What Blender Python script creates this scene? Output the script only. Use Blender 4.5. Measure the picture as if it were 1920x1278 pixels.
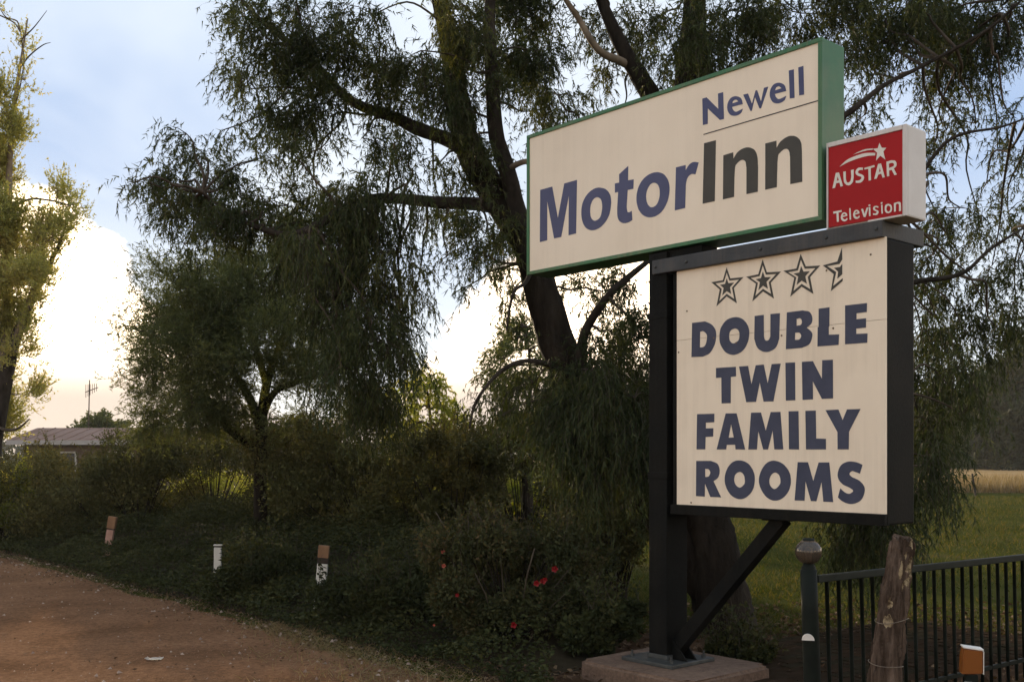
import bpy, bmesh, math
import numpy as np
from mathutils import Vector, Matrix, noise as mnoise

for o in list(bpy.data.objects):
    bpy.data.objects.remove(o, do_unlink=True)
SC = bpy.context.scene
COL = SC.collection
R = math.radians

# ------------------------------------------------------------------ camera
H = 1.75                       # eye height
FPX, HORIZON = 2000.0, 848.0   # focal length and horizon row, for a 1920 wide frame
cam_d = bpy.data.cameras.new('camera')
cam = bpy.data.objects.new('camera', cam_d)
COL.objects.link(cam)
cam.location = (0, 0, H)
cam.rotation_euler = (R(90), 0, 0)
cam_d.sensor_width = 36
cam_d.lens = FPX / 1920 * 36
cam_d.shift_y = (HORIZON - 639) / 1920
cam_d.clip_end = 3000
SC.camera = cam
SC.render.resolution_x, SC.render.resolution_y = 1024, 681

# ------------------------------------------------------------------ sky, sun, exposure
SUN_AZ, SUN_EL = R(-20), R(11)     # azimuth from +Y towards +X
w = bpy.data.worlds.new('World')
SC.world = w
w.use_nodes = True
nt = w.node_tree
nt.nodes.clear()
def wn(t, **k):
    n = nt.nodes.new(t)
    for a, b in k.items():
        setattr(n, a, b)
    return n
def wm(op, a, b=None, c=None):
    n = wn('ShaderNodeMath', operation=op)
    for i, v in enumerate((a, b, c)):
        if v is None: continue
        if isinstance(v, (int, float)): n.inputs[i].default_value = v
        else: nt.links.new(v, n.inputs[i])
    return n.outputs[0]
sky = wn('ShaderNodeTexSky', sky_type='NISHITA', sun_disc=False)
sky.sun_elevation = SUN_EL
sky.sun_rotation = SUN_AZ
sky.air_density, sky.dust_density, sky.ozone_density = 1.0, .4, 2.0
tc = wn('ShaderNodeTexCoord')
sep = wn('ShaderNodeSeparateXYZ')
nt.links.new(tc.outputs['Generated'], sep.inputs[0])
dx, dy, dz = sep.outputs
def wnoise(vec, scale, detail, rough=.55, dist=0.0):
    n = wn('ShaderNodeTexNoise')
    n.inputs['Scale'].default_value = scale
    n.inputs['Detail'].default_value = detail
    n.inputs['Roughness'].default_value = rough
    n.inputs['Distortion'].default_value = dist
    nt.links.new(vec, n.inputs['Vector'])
    return n.outputs['Fac']
def smooth(v, a, b):
    n = wn('ShaderNodeMapRange', interpolation_type='SMOOTHSTEP')
    nt.links.new(v, n.inputs[0])
    n.inputs[1].default_value, n.inputs[2].default_value = a, b
    return n.outputs[0]
# cumulus banks standing round the horizon: high where a broad noise is high, low elsewhere
az = wm('ARCTAN2', dx, dy)
el = wm('ARCTAN2', dz, wm('SQRT', wm('ADD', wm('MULTIPLY', dx, dx), wm('MULTIPLY', dy, dy))))
n_edge = wnoise(tc.outputs['Generated'], 9.0, 6.0, .55, .3)
top = wm('MULTIPLY', wm('COSINE', wm('MULTIPLY', wm('ADD', az, .47), 11.0)), .095)
top = wm('ADD', top, .14)
top = wm('ADD', top, wm('MULTIPLY', wm('SUBTRACT', n_edge, .5), .16))
bank = smooth(wm('SUBTRACT', top, el), -.004, .016)
# thin high cloud veil
cmb = wn('ShaderNodeCombineXYZ')
den = wm('ADD', wm('MAXIMUM', dz, 0.0), .22)
nt.links.new(wm('DIVIDE', dx, den), cmb.inputs[0])
nt.links.new(wm('DIVIDE', dy, den), cmb.inputs[1])
def mixc(fac, a, b):
    n = wn('ShaderNodeMix', data_type='RGBA')
    if isinstance(fac, float): n.inputs['Factor'].default_value = fac
    else: nt.links.new(fac, n.inputs['Factor'])
    for s, v in ((n.inputs['A'], a), (n.inputs['B'], b)):
        if isinstance(v, tuple): s.default_value = (v[0] / BG, v[1] / BG, v[2] / BG, 1)
        else: nt.links.new(v, s)
    return n.outputs['Result']
BG = 0.07
thin = smooth(wnoise(cmb.outputs[0], .9, 5.0, .5, .4), .28, .62)
hz = smooth(wm('MULTIPLY', el, -1.0), -.36, -.03)
veilcol = mixc(wm('MAXIMUM', wm('MULTIPLY', thin, .85), hz), (.138, .205, .335), (.42, .445, .465))
c1 = mixc(.95, sky.outputs[0], veilcol)
warm = smooth(wm('MULTIPLY', el, -1.0), -.13, -.045)
bankcol = mixc(warm, (2.20, 1.72, 1.20), (.40, .325, .265))
c2 = mixc(wm('MULTIPLY', bank, .93), c1, bankcol)
bg = wn('ShaderNodeBackground')
bg.inputs['Strength'].default_value = BG
nt.links.new(c2, bg.inputs['Color'])
out = wn('ShaderNodeOutputWorld')
nt.links.new(bg.outputs[0], out.inputs['Surface'])

sun_d = bpy.data.lights.new('sun', 'SUN')
sun_d.energy = 2.2
sun_d.angle = R(0.6)
sun_d.color = (1.0, .80, .52)
sun = bpy.data.objects.new('sun', sun_d)
COL.objects.link(sun)
sdir = Vector((math.sin(SUN_AZ) * math.cos(SUN_EL), math.cos(SUN_AZ) * math.cos(SUN_EL), math.sin(SUN_EL)))
sun.rotation_euler = (-sdir).to_track_quat('-Z', 'Y').to_euler()

SC.view_settings.view_transform = 'Standard'
SC.view_settings.look = 'None'
SC.view_settings.gamma = 1
SC.view_settings.exposure = 1.33
SC.view_settings.use_curve_mapping = False
SC.render.engine = 'CYCLES'
SC.cycles.max_bounces = 8
SC.cycles.transparent_max_bounces = 8

# ------------------------------------------------------------------ helpers
def P(x, y, d):
    """world point d metres in front of the camera, given its row and column in a 1920x1278 frame"""
    return Vector(((x - 960) / FPX * d, d, H + (HORIZON - y) / FPX * d))
def G(x, y):
    d = H * FPX / (y - HORIZON)
    return Vector(((x - 960) / FPX * d, d, 0))

def tag(o, label=None, cat=None, group=None, kind=None):
    if label: o['label'] = label
    if cat: o['category'] = cat
    if group: o['group'] = group
    if kind: o['kind'] = kind
    return o
def empty(name, loc=(0, 0, 0), rz=0, parent=None):
    o = bpy.data.objects.new(name, None)
    o.empty_display_size = .2
    COL.objects.link(o)
    o.location = loc
    o.rotation_euler = (0, 0, rz)
    o.parent = parent
    return o
def link(name, me, mat, parent=None, loc=None):
    o = bpy.data.objects.new(name, me)
    COL.objects.link(o)
    if mat is not None and not me.materials:
        me.materials.append(mat)
    o.parent = parent
    if loc is not None: o.location = loc
    return o

def nodes(m):
    m.use_nodes = True
    t = m.node_tree
    return t, t.nodes['Principled BSDF'], t.nodes['Material Output']
def mat(name, c1, c2=None, rough=.7, scale=6.0, detail=5.0, bump=0.0, bscale=None, stretch=(1, 1, 1),
        c3=None, fine=0.0, spec=.3, metal=0.0, lo=.35, hi=.65, rvar=0.0, dist=.01):
    """two or three natural tones mixed by noise in object space, with fine relief"""
    m = bpy.data.materials.new(name)
    t, b, o = nodes(m)
    b.inputs['Roughness'].default_value = rough
    b.inputs['Specular IOR Level'].default_value = spec
    b.inputs['Metallic'].default_value = metal
    tcn = t.nodes.new('ShaderNodeTexCoord')
    mp = t.nodes.new('ShaderNodeMapping')
    mp.inputs['Scale'].default_value = stretch
    t.links.new(tcn.outputs['Object'], mp.inputs[0])
    n = t.nodes.new('ShaderNodeTexNoise')
    n.inputs['Scale'].default_value = scale
    n.inputs['Detail'].default_value = detail
    n.inputs['Roughness'].default_value = .6
    t.links.new(mp.outputs[0], n.inputs['Vector'])
    r = t.nodes.new('ShaderNodeValToRGB')
    r.color_ramp.elements[0].position, r.color_ramp.elements[1].position = lo, hi
    r.color_ramp.elements[0].color = (*c1, 1)
    r.color_ramp.elements[1].color = (*(c2 or c1), 1)
    if c3:
        e = r.color_ramp.elements.new(min(.98, hi + .12))
        e.color = (*c3, 1)
    t.links.new(n.outputs['Fac'], r.inputs[0])
    colr = r.outputs[0]
    if fine:
        n3 = t.nodes.new('ShaderNodeTexNoise')
        n3.inputs['Scale'].default_value = fine
        n3.inputs['Detail'].default_value = 8
        n3.inputs['Roughness'].default_value = .75
        t.links.new(mp.outputs[0], n3.inputs['Vector'])
        m3 = t.nodes.new('ShaderNodeMapRange')
        m3.inputs[1].default_value, m3.inputs[2].default_value, m3.inputs[3].default_value, m3.inputs[4].default_value = .3, .7, .55, 1.4
        t.links.new(n3.outputs['Fac'], m3.inputs[0])
        mm = t.nodes.new('ShaderNodeMix')
        mm.data_type, mm.blend_type = 'RGBA', 'MULTIPLY'
        mm.inputs['Factor'].default_value = 1
        t.links.new(colr, mm.inputs['A'])
        t.links.new(m3.outputs[0], mm.inputs['B'])
        colr = mm.outputs['Result']
    t.links.new(colr, b.inputs['Base Color'])
    if rvar:
        mr = t.nodes.new('ShaderNodeMapRange')
        mr.inputs[3].default_value, mr.inputs[4].default_value = rough - rvar, min(1, rough + rvar)
        t.links.new(n.outputs['Fac'], mr.inputs[0])
        t.links.new(mr.outputs[0], b.inputs['Roughness'])
    if bump:
        n2 = t.nodes.new('ShaderNodeTexNoise')
        n2.inputs['Scale'].default_value = bscale or scale * 4
        n2.inputs['Detail'].default_value = 6
        t.links.new(mp.outputs[0], n2.inputs['Vector'])
        bp = t.nodes.new('ShaderNodeBump')
        bp.inputs['Strength'].default_value = bump
        bp.inputs['Distance'].default_value = dist
        t.links.new(n2.outputs['Fac'], bp.inputs['Height'])
        t.links.new(bp.outputs[0], b.inputs['Normal'])
    return m
def leaf_mat(name, ca, cb, cc, trans=.35, tcol=1.6, rough=.55):
    """per-leaf tone from the 'tint' face attribute, part of the light passing through the blade"""
    m = bpy.data.materials.new(name)
    t, b, o = nodes(m)
    at = t.nodes.new('ShaderNodeAttribute')
    at.attribute_name = 'tint'
    r = t.nodes.new('ShaderNodeValToRGB')
    r.color_ramp.elements[0].color = (*ca, 1)
    r.color_ramp.elements[1].color = (*cc, 1)
    e = r.color_ramp.elements.new(.55)
    e.color = (*cb, 1)
    t.links.new(at.outputs['Fac'], r.inputs[0])
    t.links.new(r.outputs[0], b.inputs['Base Color'])
    b.inputs['Roughness'].default_value = rough
    b.inputs['Specular IOR Level'].default_value = .25
    tr = t.nodes.new('ShaderNodeBsdfTranslucent')
    mul = t.nodes.new('ShaderNodeMix')
    mul.data_type, mul.blend_type = 'RGBA', 'MULTIPLY'
    mul.inputs['Factor'].default_value = 1
    t.links.new(r.outputs[0], mul.inputs['A'])
    mul.inputs['B'].default_value = (tcol * 1.15, tcol, tcol * .45, 1)
    t.links.new(mul.outputs['Result'], tr.inputs['Color'])
    mx = t.nodes.new('ShaderNodeMixShader')
    mx.inputs[0].default_value = trans
    t.links.new(b.outputs[0], mx.inputs[1])
    t.links.new(tr.outputs[0], mx.inputs[2])
    t.links.new(mx.outputs[0], o.inputs['Surface'])
    return m

def np_mesh(name, V, F, tint=None, smooth_=False):
    me = bpy.data.meshes.new(name)
    V = np.asarray(V, np.float32); F = np.asarray(F, np.int32)
    k = F.shape[1]
    me.vertices.add(len(V)); me.loops.add(F.size); me.polygons.add(len(F))
    me.vertices.foreach_set('co', V.ravel())
    me.loops.foreach_set('vertex_index', F.ravel())
    me.polygons.foreach_set('loop_start', np.arange(len(F), dtype=np.int32) * k)
    me.polygons.foreach_set('loop_total', np.full(len(F), k, np.int32))
    if smooth_: me.polygons.foreach_set('use_smooth', np.ones(len(F), bool))
    if tint is not None:
        a = me.attributes.new('tint', 'FLOAT', 'FACE')
        a.data.foreach_set('value', np.asarray(tint, np.float32))
    me.update(calc_edges=True)
    return me
def nrm(a):
    return a / np.maximum(np.linalg.norm(a, axis=-1, keepdims=True), 1e-9)

class Tubes:
    """tapered tubes collected into one mesh"""
    def __init__(s): s.V, s.F, s.n = [], [], 0
    def add(s, pts, rad, sides=8, sub=0, rough=0.0, seed=0):
        pts = np.array([list(p) for p in pts], float); rad = np.array(rad, float)
        if sub:
            pts, rad = spline(pts, rad, sub)
        rng = np.random.default_rng(seed + 17)
        n = len(pts)
        tan = np.gradient(pts, axis=0); tan = nrm(tan)
        ref = np.array([0, 0, 1.]) if abs(tan[0][2]) < .8 else np.array([1., 0, 0])
        a = np.zeros_like(pts); x = nrm(np.cross(tan[0], ref))
        for i in range(n):
            x = x - tan[i] * np.dot(x, tan[i]); x = x / np.linalg.norm(x); a[i] = x
        b = np.cross(tan, a)
        ang = np.arange(sides) * 2 * math.pi / sides
        ring = np.cos(ang)[None, :, None] * a[:, None] + np.sin(ang)[None, :, None] * b[:, None]
        rr = rad[:, None] * np.ones((1, sides))
        if rough:
            ph = rng.uniform(0, 6.28, 4)
            lob = .5 * np.sin(3 * ang[None] + ph[0] + np.arange(n)[:, None] * .13) + .35 * np.sin(5 * ang[None] + ph[1] - np.arange(n)[:, None] * .21)
            rr = rr * (1 + rough * (lob + rng.normal(0, .35, (n, sides))))
        V = pts[:, None] + ring * rr[..., None]
        i0 = np.arange(n - 1)[:, None] * sides; j = np.arange(sides)[None]; j2 = (j + 1) % sides
        F = np.stack([i0 + j, i0 + j2, i0 + sides + j2, i0 + sides + j], -1).reshape(-1, 4)
        b0 = s.n
        s.V.append(V.reshape(-1, 3)); s.F.append(F + b0); s.n += n * sides
        for e in (0, n - 1):               # end caps
            s.V.append(pts[e][None]); ci = s.n; s.n += 1
            bb = b0 + e * sides
            s.F.append(np.stack([bb + j[0], bb + j2[0], np.full(sides, ci), np.full(sides, ci)], -1))
        return s
    def build(s, name, m, parent=None, smooth_=True):
        V = np.concatenate(s.V); F = np.concatenate(s.F)
        me = bpy.data.meshes.new(name)
        fl = [tuple(f) if f[2] != f[3] else tuple(f[:3]) for f in F.tolist()]
        me.from_pydata(V.tolist(), [], fl)
        if smooth_: me.polygons.foreach_set('use_smooth', np.ones(len(me.polygons), bool))
        return link(name, me, m, parent)
def spline(pts, rad, sub):
    n = len(pts); o, r = [], []
    for i in range(n - 1):
        p0, p1, p2, p3 = pts[max(i - 1, 0)], pts[i], pts[i + 1], pts[min(i + 2, n - 1)]
        for k in range(sub):
            t = k / sub
            o.append(.5 * ((2 * p1) + (-p0 + p2) * t + (2 * p0 - 5 * p1 + 4 * p2 - p3) * t * t + (-p0 + 3 * p1 - 3 * p2 + p3) * t ** 3))
            r.append(rad[i] * (1 - t) + rad[i + 1] * t)
    o.append(pts[-1]); r.append(rad[-1])
    return np.array(o), np.array(r)

class Leaves:
    def __init__(s): s.P, s.D, s.L, s.W, s.T = [], [], [], [], []
    def add(s, p, d, L, W, t):
        s.P.append(p); s.D.append(d); s.L.append(L); s.W.append(W); s.T.append(t)
    def build(s, name, m, parent, rng, quad=False, kind=None, org=None):
        p = np.concatenate(s.P); d = nrm(np.concatenate(s.D)); L = np.concatenate(s.L)[:, None]; W = np.concatenate(s.W)[:, None]; T = np.concatenate(s.T)
        if org is not None: p = p - np.array(org)
        sd = nrm(np.cross(d, rng.normal(size=d.shape)))
        if quad:
            up = np.cross(sd, d) * W * .25
            V = np.stack([p, p + d * L * .45 + sd * W * .5 + up, p + d * L, p + d * L * .45 - sd * W * .5 + up], 1).reshape(-1, 3)
            F = np.arange(len(p) * 4).reshape(-1, 4)
        else:
            V = np.stack([p - sd * W * .5, p + sd * W * .5, p + d * L], 1).reshape(-1, 3)
            F = np.arange(len(p) * 3).reshape(-1, 3)
        o = link(name, np_mesh(name, V, F, T), m, parent)
        if kind: o['kind'] = kind
        return o

DOWN = np.array([0, 0, -1.])
def strands(rng, start, d, length, grav, K=5, wob=.18):
    pts = [start]; d = nrm(d)
    for k in range(K):
        d = nrm(d + DOWN * grav + rng.normal(size=d.shape) * wob)
        pts.append(pts[-1] + d * (length / K)[:, None])
    return np.stack(pts, 1)
def leaf_on(rng, lv, S, M, L, W, a=.5, b=.6, c=.5, tone=None, t0=.05):
    N, K1, _ = S.shape
    t = rng.uniform(t0, 1, (N, M)) * (K1 - 1.001)
    i = t.astype(int); f = (t - i)[..., None]
    n = np.arange(N)[:, None]
    p = S[n, i] * (1 - f) + S[n, i + 1] * f
    tan = nrm(S[n, i + 1] - S[n, i])
    d = tan * a + rng.normal(size=p.shape) * b + DOWN * c
    tn = rng.uniform(0, 1, (N, M)) if tone is None else np.clip(tone[:, None] + rng.normal(0, .18, (N, M)), 0, 1)
    q = N * M
    lv.add(p.reshape(-1, 3), d.reshape(-1, 3), (L * rng.uniform(.6, 1.3, q)), (W * rng.uniform(.7, 1.3, q)), tn.reshape(-1))

def clump(rng, lv, tw, c, rad, n, slen, leaf, M, grav=.45, wob=.18, nodes_=None, a=.5, b=.6, cdown=.5, spread=1.0, twr=.014, shell=False):
    """one bough: a branch from the nearest limb, sub-twigs, strands hanging (or springing) from them, leaves along the strands"""
    c = np.array(c); rad = np.array(rad)
    if nodes_ is not None:
        dd = np.linalg.norm(nodes_ - c, axis=1) + .45 * np.maximum(c[2] - nodes_[:, 2], 0)
        q = nodes_[np.argmin(dd)]
        mid = (q + c) / 2 + np.array([0, 0, .12 * np.linalg.norm(q - c)]) + rng.normal(0, .05, 3)
        L_ = np.linalg.norm(q - c); ts = np.linspace(0, 1, 5)[:, None]
        pth = q * (1 - ts) ** 2 + 2 * mid * ts * (1 - ts) + c * ts ** 2
        pth[1:-1] += rng.normal(0, .045, (3, 3)) * min(L_, 1.2)
        tw.add(pth, np.linspace(twr * 1.7, twr * .6, 5), 5, 4)
    ns = max(3, int(n / 45))
    ends = c + rng.normal(size=(ns, 3)) * rad * .55
    for e in ends:
        m = (c + e) / 2 + np.array([0, 0, .12]) * rad[2]
        tw.add([c, m, e], [twr * .7, twr * .45, twr * .2], 4)
    k = rng.integers(0, ns, n)
    f = rng.uniform(.25, 1.1, (n, 1))
    st = c + (ends[k] - c) * f + rng.normal(size=(n, 3)) * rad * .22
    out_ = nrm(st - c) * spread + rng.normal(size=(n, 3)) * .45
    ln = slen * rng.uniform(.45, 1.25, n)
    S = strands(rng, st, out_, ln, grav, 5, wob)
    tone = np.clip(rng.normal(.45, .18) + rng.normal(0, .12, n), 0, 1)
    leaf_on(rng, lv, S, M, leaf[0], leaf[1], a, b, cdown, tone)
    return S
def stems_from(S, frac, rng, r=.0022):
    """thin flat-sided twigs along some of the strands"""
    k = rng.random(len(S)) < frac
    S = S[k]
    if not len(S): return None
    N, K, _ = S.shape
    off = np.array([[1, 0, 0], [-.5, .866, 0], [-.5, -.866, 0]]) * r
    taper = np.linspace(1.2, .4, K)[None, :, None, None]
    V = S[:, :, None, :] + off[None, None] * taper
    V = V.reshape(-1, 3)
    base = (np.arange(N) * K * 3)[:, None, None] + (np.arange(K - 1) * 3)[None, :, None]
    j = np.arange(3)[None, None]; j2 = (j + 1) % 3
    F = np.stack([base + j, base + j2, base + 3 + j2, base + 3 + j], -1).reshape(-1, 4)
    return V, F
def merge_vf(lst):
    V, F, n = [], [], 0
    for it in lst:
        if it is None: continue
        V.append(it[0]); F.append(it[1] + n); n += len(it[0])
    return np.concatenate(V), np.concatenate(F)

def box(name, x0, x1, y0, y1, z0, z1, m, parent=None, bev=.004):
    bm = bmesh.new()
    bmesh.ops.create_cube(bm, size=1)
    for v in bm.verts:
        v.co = ((x0 + x1) / 2 + v.co.x * (x1 - x0), (y0 + y1) / 2 + v.co.y * (y1 - y0), (z0 + z1) / 2 + v.co.z * (z1 - z0))
    if bev:
        bmesh.ops.bevel(bm, geom=list(bm.edges), offset=bev, segments=2, affect='EDGES', profile=.6)
    me = bpy.data.meshes.new(name)
    bm.to_mesh(me); bm.free()
    return link(name, me, m, parent)
def bar(name, p, q, wd, dp, m, parent=None, bev=.003, up=(0, 0, 1)):
    """rectangular bar from p to q"""
    p, q = Vector(p), Vector(q)
    L = (q - p).length
    o = box(name, -wd / 2, wd / 2, -dp / 2, dp / 2, 0, L, m, None, bev)
    z = (q - p).normalized(); x = Vector(up).cross(z)
    if x.length < 1e-3: x = Vector((1, 0, 0))
    x.normalize(); y = z.cross(x)
    M = Matrix((x, y, z)).transposed().to_4x4(); M.translation = p
    o.data.transform(M)
    o.parent = parent
    return o
def fbm(x, y, s, seed=0.0, oct_=3):
    return mnoise.fractal((x * s + seed, y * s - seed * .7, seed * .31), 1.0, 2.0, oct_)
# ------------------------------------------------------------------ materials
M_lawn = mat('lawn_grass', (.034, .040, .009), (.062, .062, .017), .95, .35, 8, .6, 60, c3=(.10, .072, .034), lo=.36, hi=.58, spec=.0, dist=.03)
M_field = mat('dry_field', (.27, .18, .085), (.36, .25, .125), .95, .12, 8, .5, 20, spec=.0, dist=.05)
M_dirt = mat('brown_dirt', (.135, .072, .039), (.232, .126, .070), .95, .9, 12, .7, 45, c3=(.29, .175, .108), lo=.30, hi=.66, spec=.0, dist=.03, fine=22)
M_soil = mat('dark_soil', (.028, .022, .013), (.05, .038, .022), .95, 3, 6, .5, 25, spec=.05)
M_mulch = mat('leaf_mulch', (.045, .027, .016), (.085, .052, .032), .95, 2.2, 9, .7, 40, c3=(.05, .045, .018), spec=.0, lo=.33, hi=.6, dist=.02)
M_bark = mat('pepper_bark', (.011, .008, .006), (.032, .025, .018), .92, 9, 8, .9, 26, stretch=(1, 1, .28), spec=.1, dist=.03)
M_limb = mat('limb_bark', (.018, .014, .011), (.055, .045, .036), .9, 7, 6, .6, 30, stretch=(1, 1, .5), spec=.1)
M_twig = mat('twig_bark', (.05, .038, .028), (.10, .078, .06), .9, 8, 3, spec=.1)
M_twig_pale = mat('grey_twig', (.16, .125, .09), (.27, .21, .15), .9, 8, 3, spec=.1)  # paler grey-brown tone of twig bark
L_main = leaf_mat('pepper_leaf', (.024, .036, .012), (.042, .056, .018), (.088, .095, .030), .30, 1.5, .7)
L_mid = leaf_mat('paperbark_leaf', (.055, .072, .032), (.092, .112, .048), (.15, .16, .066), .4, 1.5, .8)
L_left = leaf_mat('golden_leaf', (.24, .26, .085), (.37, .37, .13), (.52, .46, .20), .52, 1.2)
L_hedge = leaf_mat('hedge_leaf', (.054, .058, .018), (.084, .082, .026), (.15, .125, .038), .13, 1.5, .85)
L_ivy = leaf_mat('creeper_leaf', (.024, .031, .010), (.040, .046, .013), (.08, .074, .023), .15, 1.4, .9)
L_rose = leaf_mat('rose_leaf', (.034, .040, .014), (.058, .060, .021), (.12, .080, .036), .2, 1.3, .9)
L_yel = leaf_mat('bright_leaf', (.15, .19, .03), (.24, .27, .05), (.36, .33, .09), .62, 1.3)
L_far = leaf_mat('far_leaf', (.020, .027, .012), (.032, .040, .017), (.06, .06, .025), .25, 1.4)
L_dry = leaf_mat('dry_grass_blade', (.17, .12, .06), (.27, .20, .10), (.12, .12, .04), .25, 1.1)
L_grass = leaf_mat('green_grass_blade', (.036, .050, .010), (.060, .068, .015), (.11, .09, .03), .35, 1.4, .9)
L_litter = leaf_mat('fallen_leaf', (.055, .032, .018), (.11, .066, .038), (.19, .13, .075), .1, 1.0, .9)
M_stone = mat('pale_gravel', (.20, .135, .10), (.40, .30, .23), .9, 1.7, 2, spec=.1)

rng = np.random.default_rng(7)

# ------------------------------------------------------------------ ground sheets
def sheet(name, xs, ys, zf, m):
    nx, ny = len(xs), len(ys)
    V = [(x, y, zf(x, y)) for y in ys for x in xs]
    F = [(j * nx + i, j * nx + i + 1, (j + 1) * nx + i + 1, (j + 1) * nx + i) for j in range(ny - 1) for i in range(nx - 1)]
    return link(name, np_mesh(name, V, F, None, True), m)
lawn = sheet('lawn', np.linspace(-600, 600, 3), np.linspace(-150, 1500, 3), lambda x, y: 0, M_lawn)
tag(lawn, kind='structure')
field = sheet('dry_field', np.linspace(4, 220, 30), np.linspace(47, 230, 30), lambda x, y: .03 + .05 * abs(fbm(x, y, .05)), M_field)
tag(field, kind='structure')

E0 = np.array([-.24, 8.14]); ED = np.array([-.638, .77]); EN = np.array([.77, .638])
def te(t, e):
    return E0 + ED * t + EN * e
def edge_wave(t):
    return .22 * mnoise.noise((t * .8, 3.1, 0)) + .10 * mnoise.noise((t * 2.7, 8.1, 0))
V, F = [], []
nt_, ne_ = 180, 60
for i in range(nt_):
    t = -14 + i * 50 / (nt_ - 1)
    for j in range(ne_):
        f = 1 - (1 - j / (ne_ - 1)) ** 1.0
        e = -22 + f * (22 + edge_wave(t))
        p = te(t, e)
        near = max(0, 1 - abs(e - edge_wave(t)) / 1.5)
        z = .010 + .014 * fbm(p[0], p[1], 1.3, 2.0) + .012 * fbm(p[0], p[1], .35, 5.0) + .02
        if j == ne_ - 1: z = -.02
        V.append((p[0], p[1], z))
F = [(i * ne_ + j, i * ne_ + j + 1, (i + 1) * ne_ + j + 1, (i + 1) * ne_ + j) for i in range(nt_ - 1) for j in range(ne_ - 1)]
dirt = link('dirt_road', np_mesh('dirt_road', V, F, None, True), M_dirt)
tag(dirt, kind='structure')

mulch = sheet('mulch_bed', np.linspace(-.6, 7, 60), np.linspace(5.2, 11.6, 60),
              lambda x, y: .012 + .02 * fbm(x, y, 1.4, 3.3) - (.06 if y > 10.7 + .5 * fbm(x, 1, .9) or x < -.3 else 0), M_mulch)
tag(mulch, kind='structure')

# soil bank under the creeper
def bank_h(t, e):
    f = min(1, max(0, (e - .1) / 2.2)); f = f * f * (3 - 2 * f)
    return .02 + .46 * f + .10 * fbm(t, e, .7, 1.0) * min(1, e)
nbt, nbe = 90, 24
V = []
for i in range(nbt):
    t = -.4 + i * 23 / (nbt - 1)
    for j in range(nbe):
        e = edge_wave(t) - .02 + j * 5.2 / (nbe - 1)
        p = te(t, e)
        k_ = min(1, max(0, (.9 - p[0]) / .6))
        z = bank_h(t, e) * k_ - .03 * (1 - k_) if 0 < j < nbe - 1 and 0 < i < nbt - 1 else -.03
        V.append((p[0], p[1], z))
F = [(i * nbe + j, i * nbe + j + 1, (i + 1) * nbe + j + 1, (i + 1) * nbe + j) for i in range(nbt - 1) for j in range(nbe - 1)]
bank = link('soil_bank', np_mesh('soil_bank', V, F, None, True), M_soil)
tag(bank, kind='structure')

# creeper covering the bank
N = 190000
t = rng.uniform(-1.5, 22, N); e = rng.random(N) ** 1.15 * 5.0
wv = np.array([edge_wave(a) for a in np.linspace(-2, 23, 400)])
ew = np.interp(t, np.linspace(-2, 23, 400), wv)
hb = np.clip((e - .1) / 2.2, 0, 1); hb = .02 + .46 * hb * hb * (3 - 2 * hb)
lump = np.array([mnoise.noise((a * 1.3, b * 1.3, 0)) for a, b in zip(t.tolist(), e.tolist())])
zz = hb + np.clip((.18 + .30 * np.clip(e / 1.2, 0, 1)) * (lump * .8 + .7) * rng.random(N) ** .5, .0, .8)
qx = E0[0] + ED[0] * t + EN[0] * e; qy = E0[1] + ED[1] * t + EN[1] * e
keep = (e + ew > -.02) & ~((qx > .30) & (qy < 9.6)) & ~(qx > 1.0)
pp = np.stack([E0[0] + ED[0] * t + EN[0] * (e + ew), E0[1] + ED[1] * t + EN[1] * (e + ew), zz], 1)[keep]
lv = Leaves()
n = len(pp)
lv.add(pp, rng.normal(size=(n, 3)) * np.array([1, 1, .5]) + np.array([-.3, -.4, .15]), .042 * rng.uniform(.6, 1.5, n), .024 * rng.uniform(.7, 1.3, n),
       np.clip(rng.normal(.38, .2, n) + lump[keep] * .3, 0, 1))
creeper = lv.build('creeper', L_ivy, None, rng, quad=True)
tag(creeper, 'dark green creeper covering the bank along the dirt road', 'ground cover', kind='stuff')

# gravel on the road
N = 14000
t = rng.uniform(-6, 20, N); e = -rng.random(N) ** 1.6 * 6.5
ph = rng.uniform(0, 6.28, N); r = .003 + .022 * rng.random(N) ** 9
base = np.array([[1, 0, 0], [-.5, .87, 0], [-.5, -.87, 0], [0, 0, .8]])
ca, sa = np.cos(ph), np.sin(ph)
rot = np.stack([np.stack([ca, -sa, 0 * ca], 1), np.stack([sa, ca, 0 * ca], 1), np.stack([0 * ca, 0 * ca, 1 + 0 * ca], 1)], 1)
c = np.stack([E0[0] + ED[0] * t + EN[0] * e, E0[1] + ED[1] * t + EN[1] * e, np.full(N, .026)], 1)
vv = np.einsum('nij,kj->nki', rot, base) * r[:, None, None] * rng.uniform(.6, 1.5, (N, 4, 1)) + c[:, None]
ff = (np.arange(N) * 4)[:, None, None] + np.array([[0, 1, 3], [1, 2, 3], [2, 0, 3]])[None]
grav = link('gravel', np_mesh('gravel', vv.reshape(-1, 3), ff.reshape(-1, 3)), M_stone)
tag(grav, 'loose pale gravel scattered over the brown dirt road', 'gravel', kind='stuff')

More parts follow.
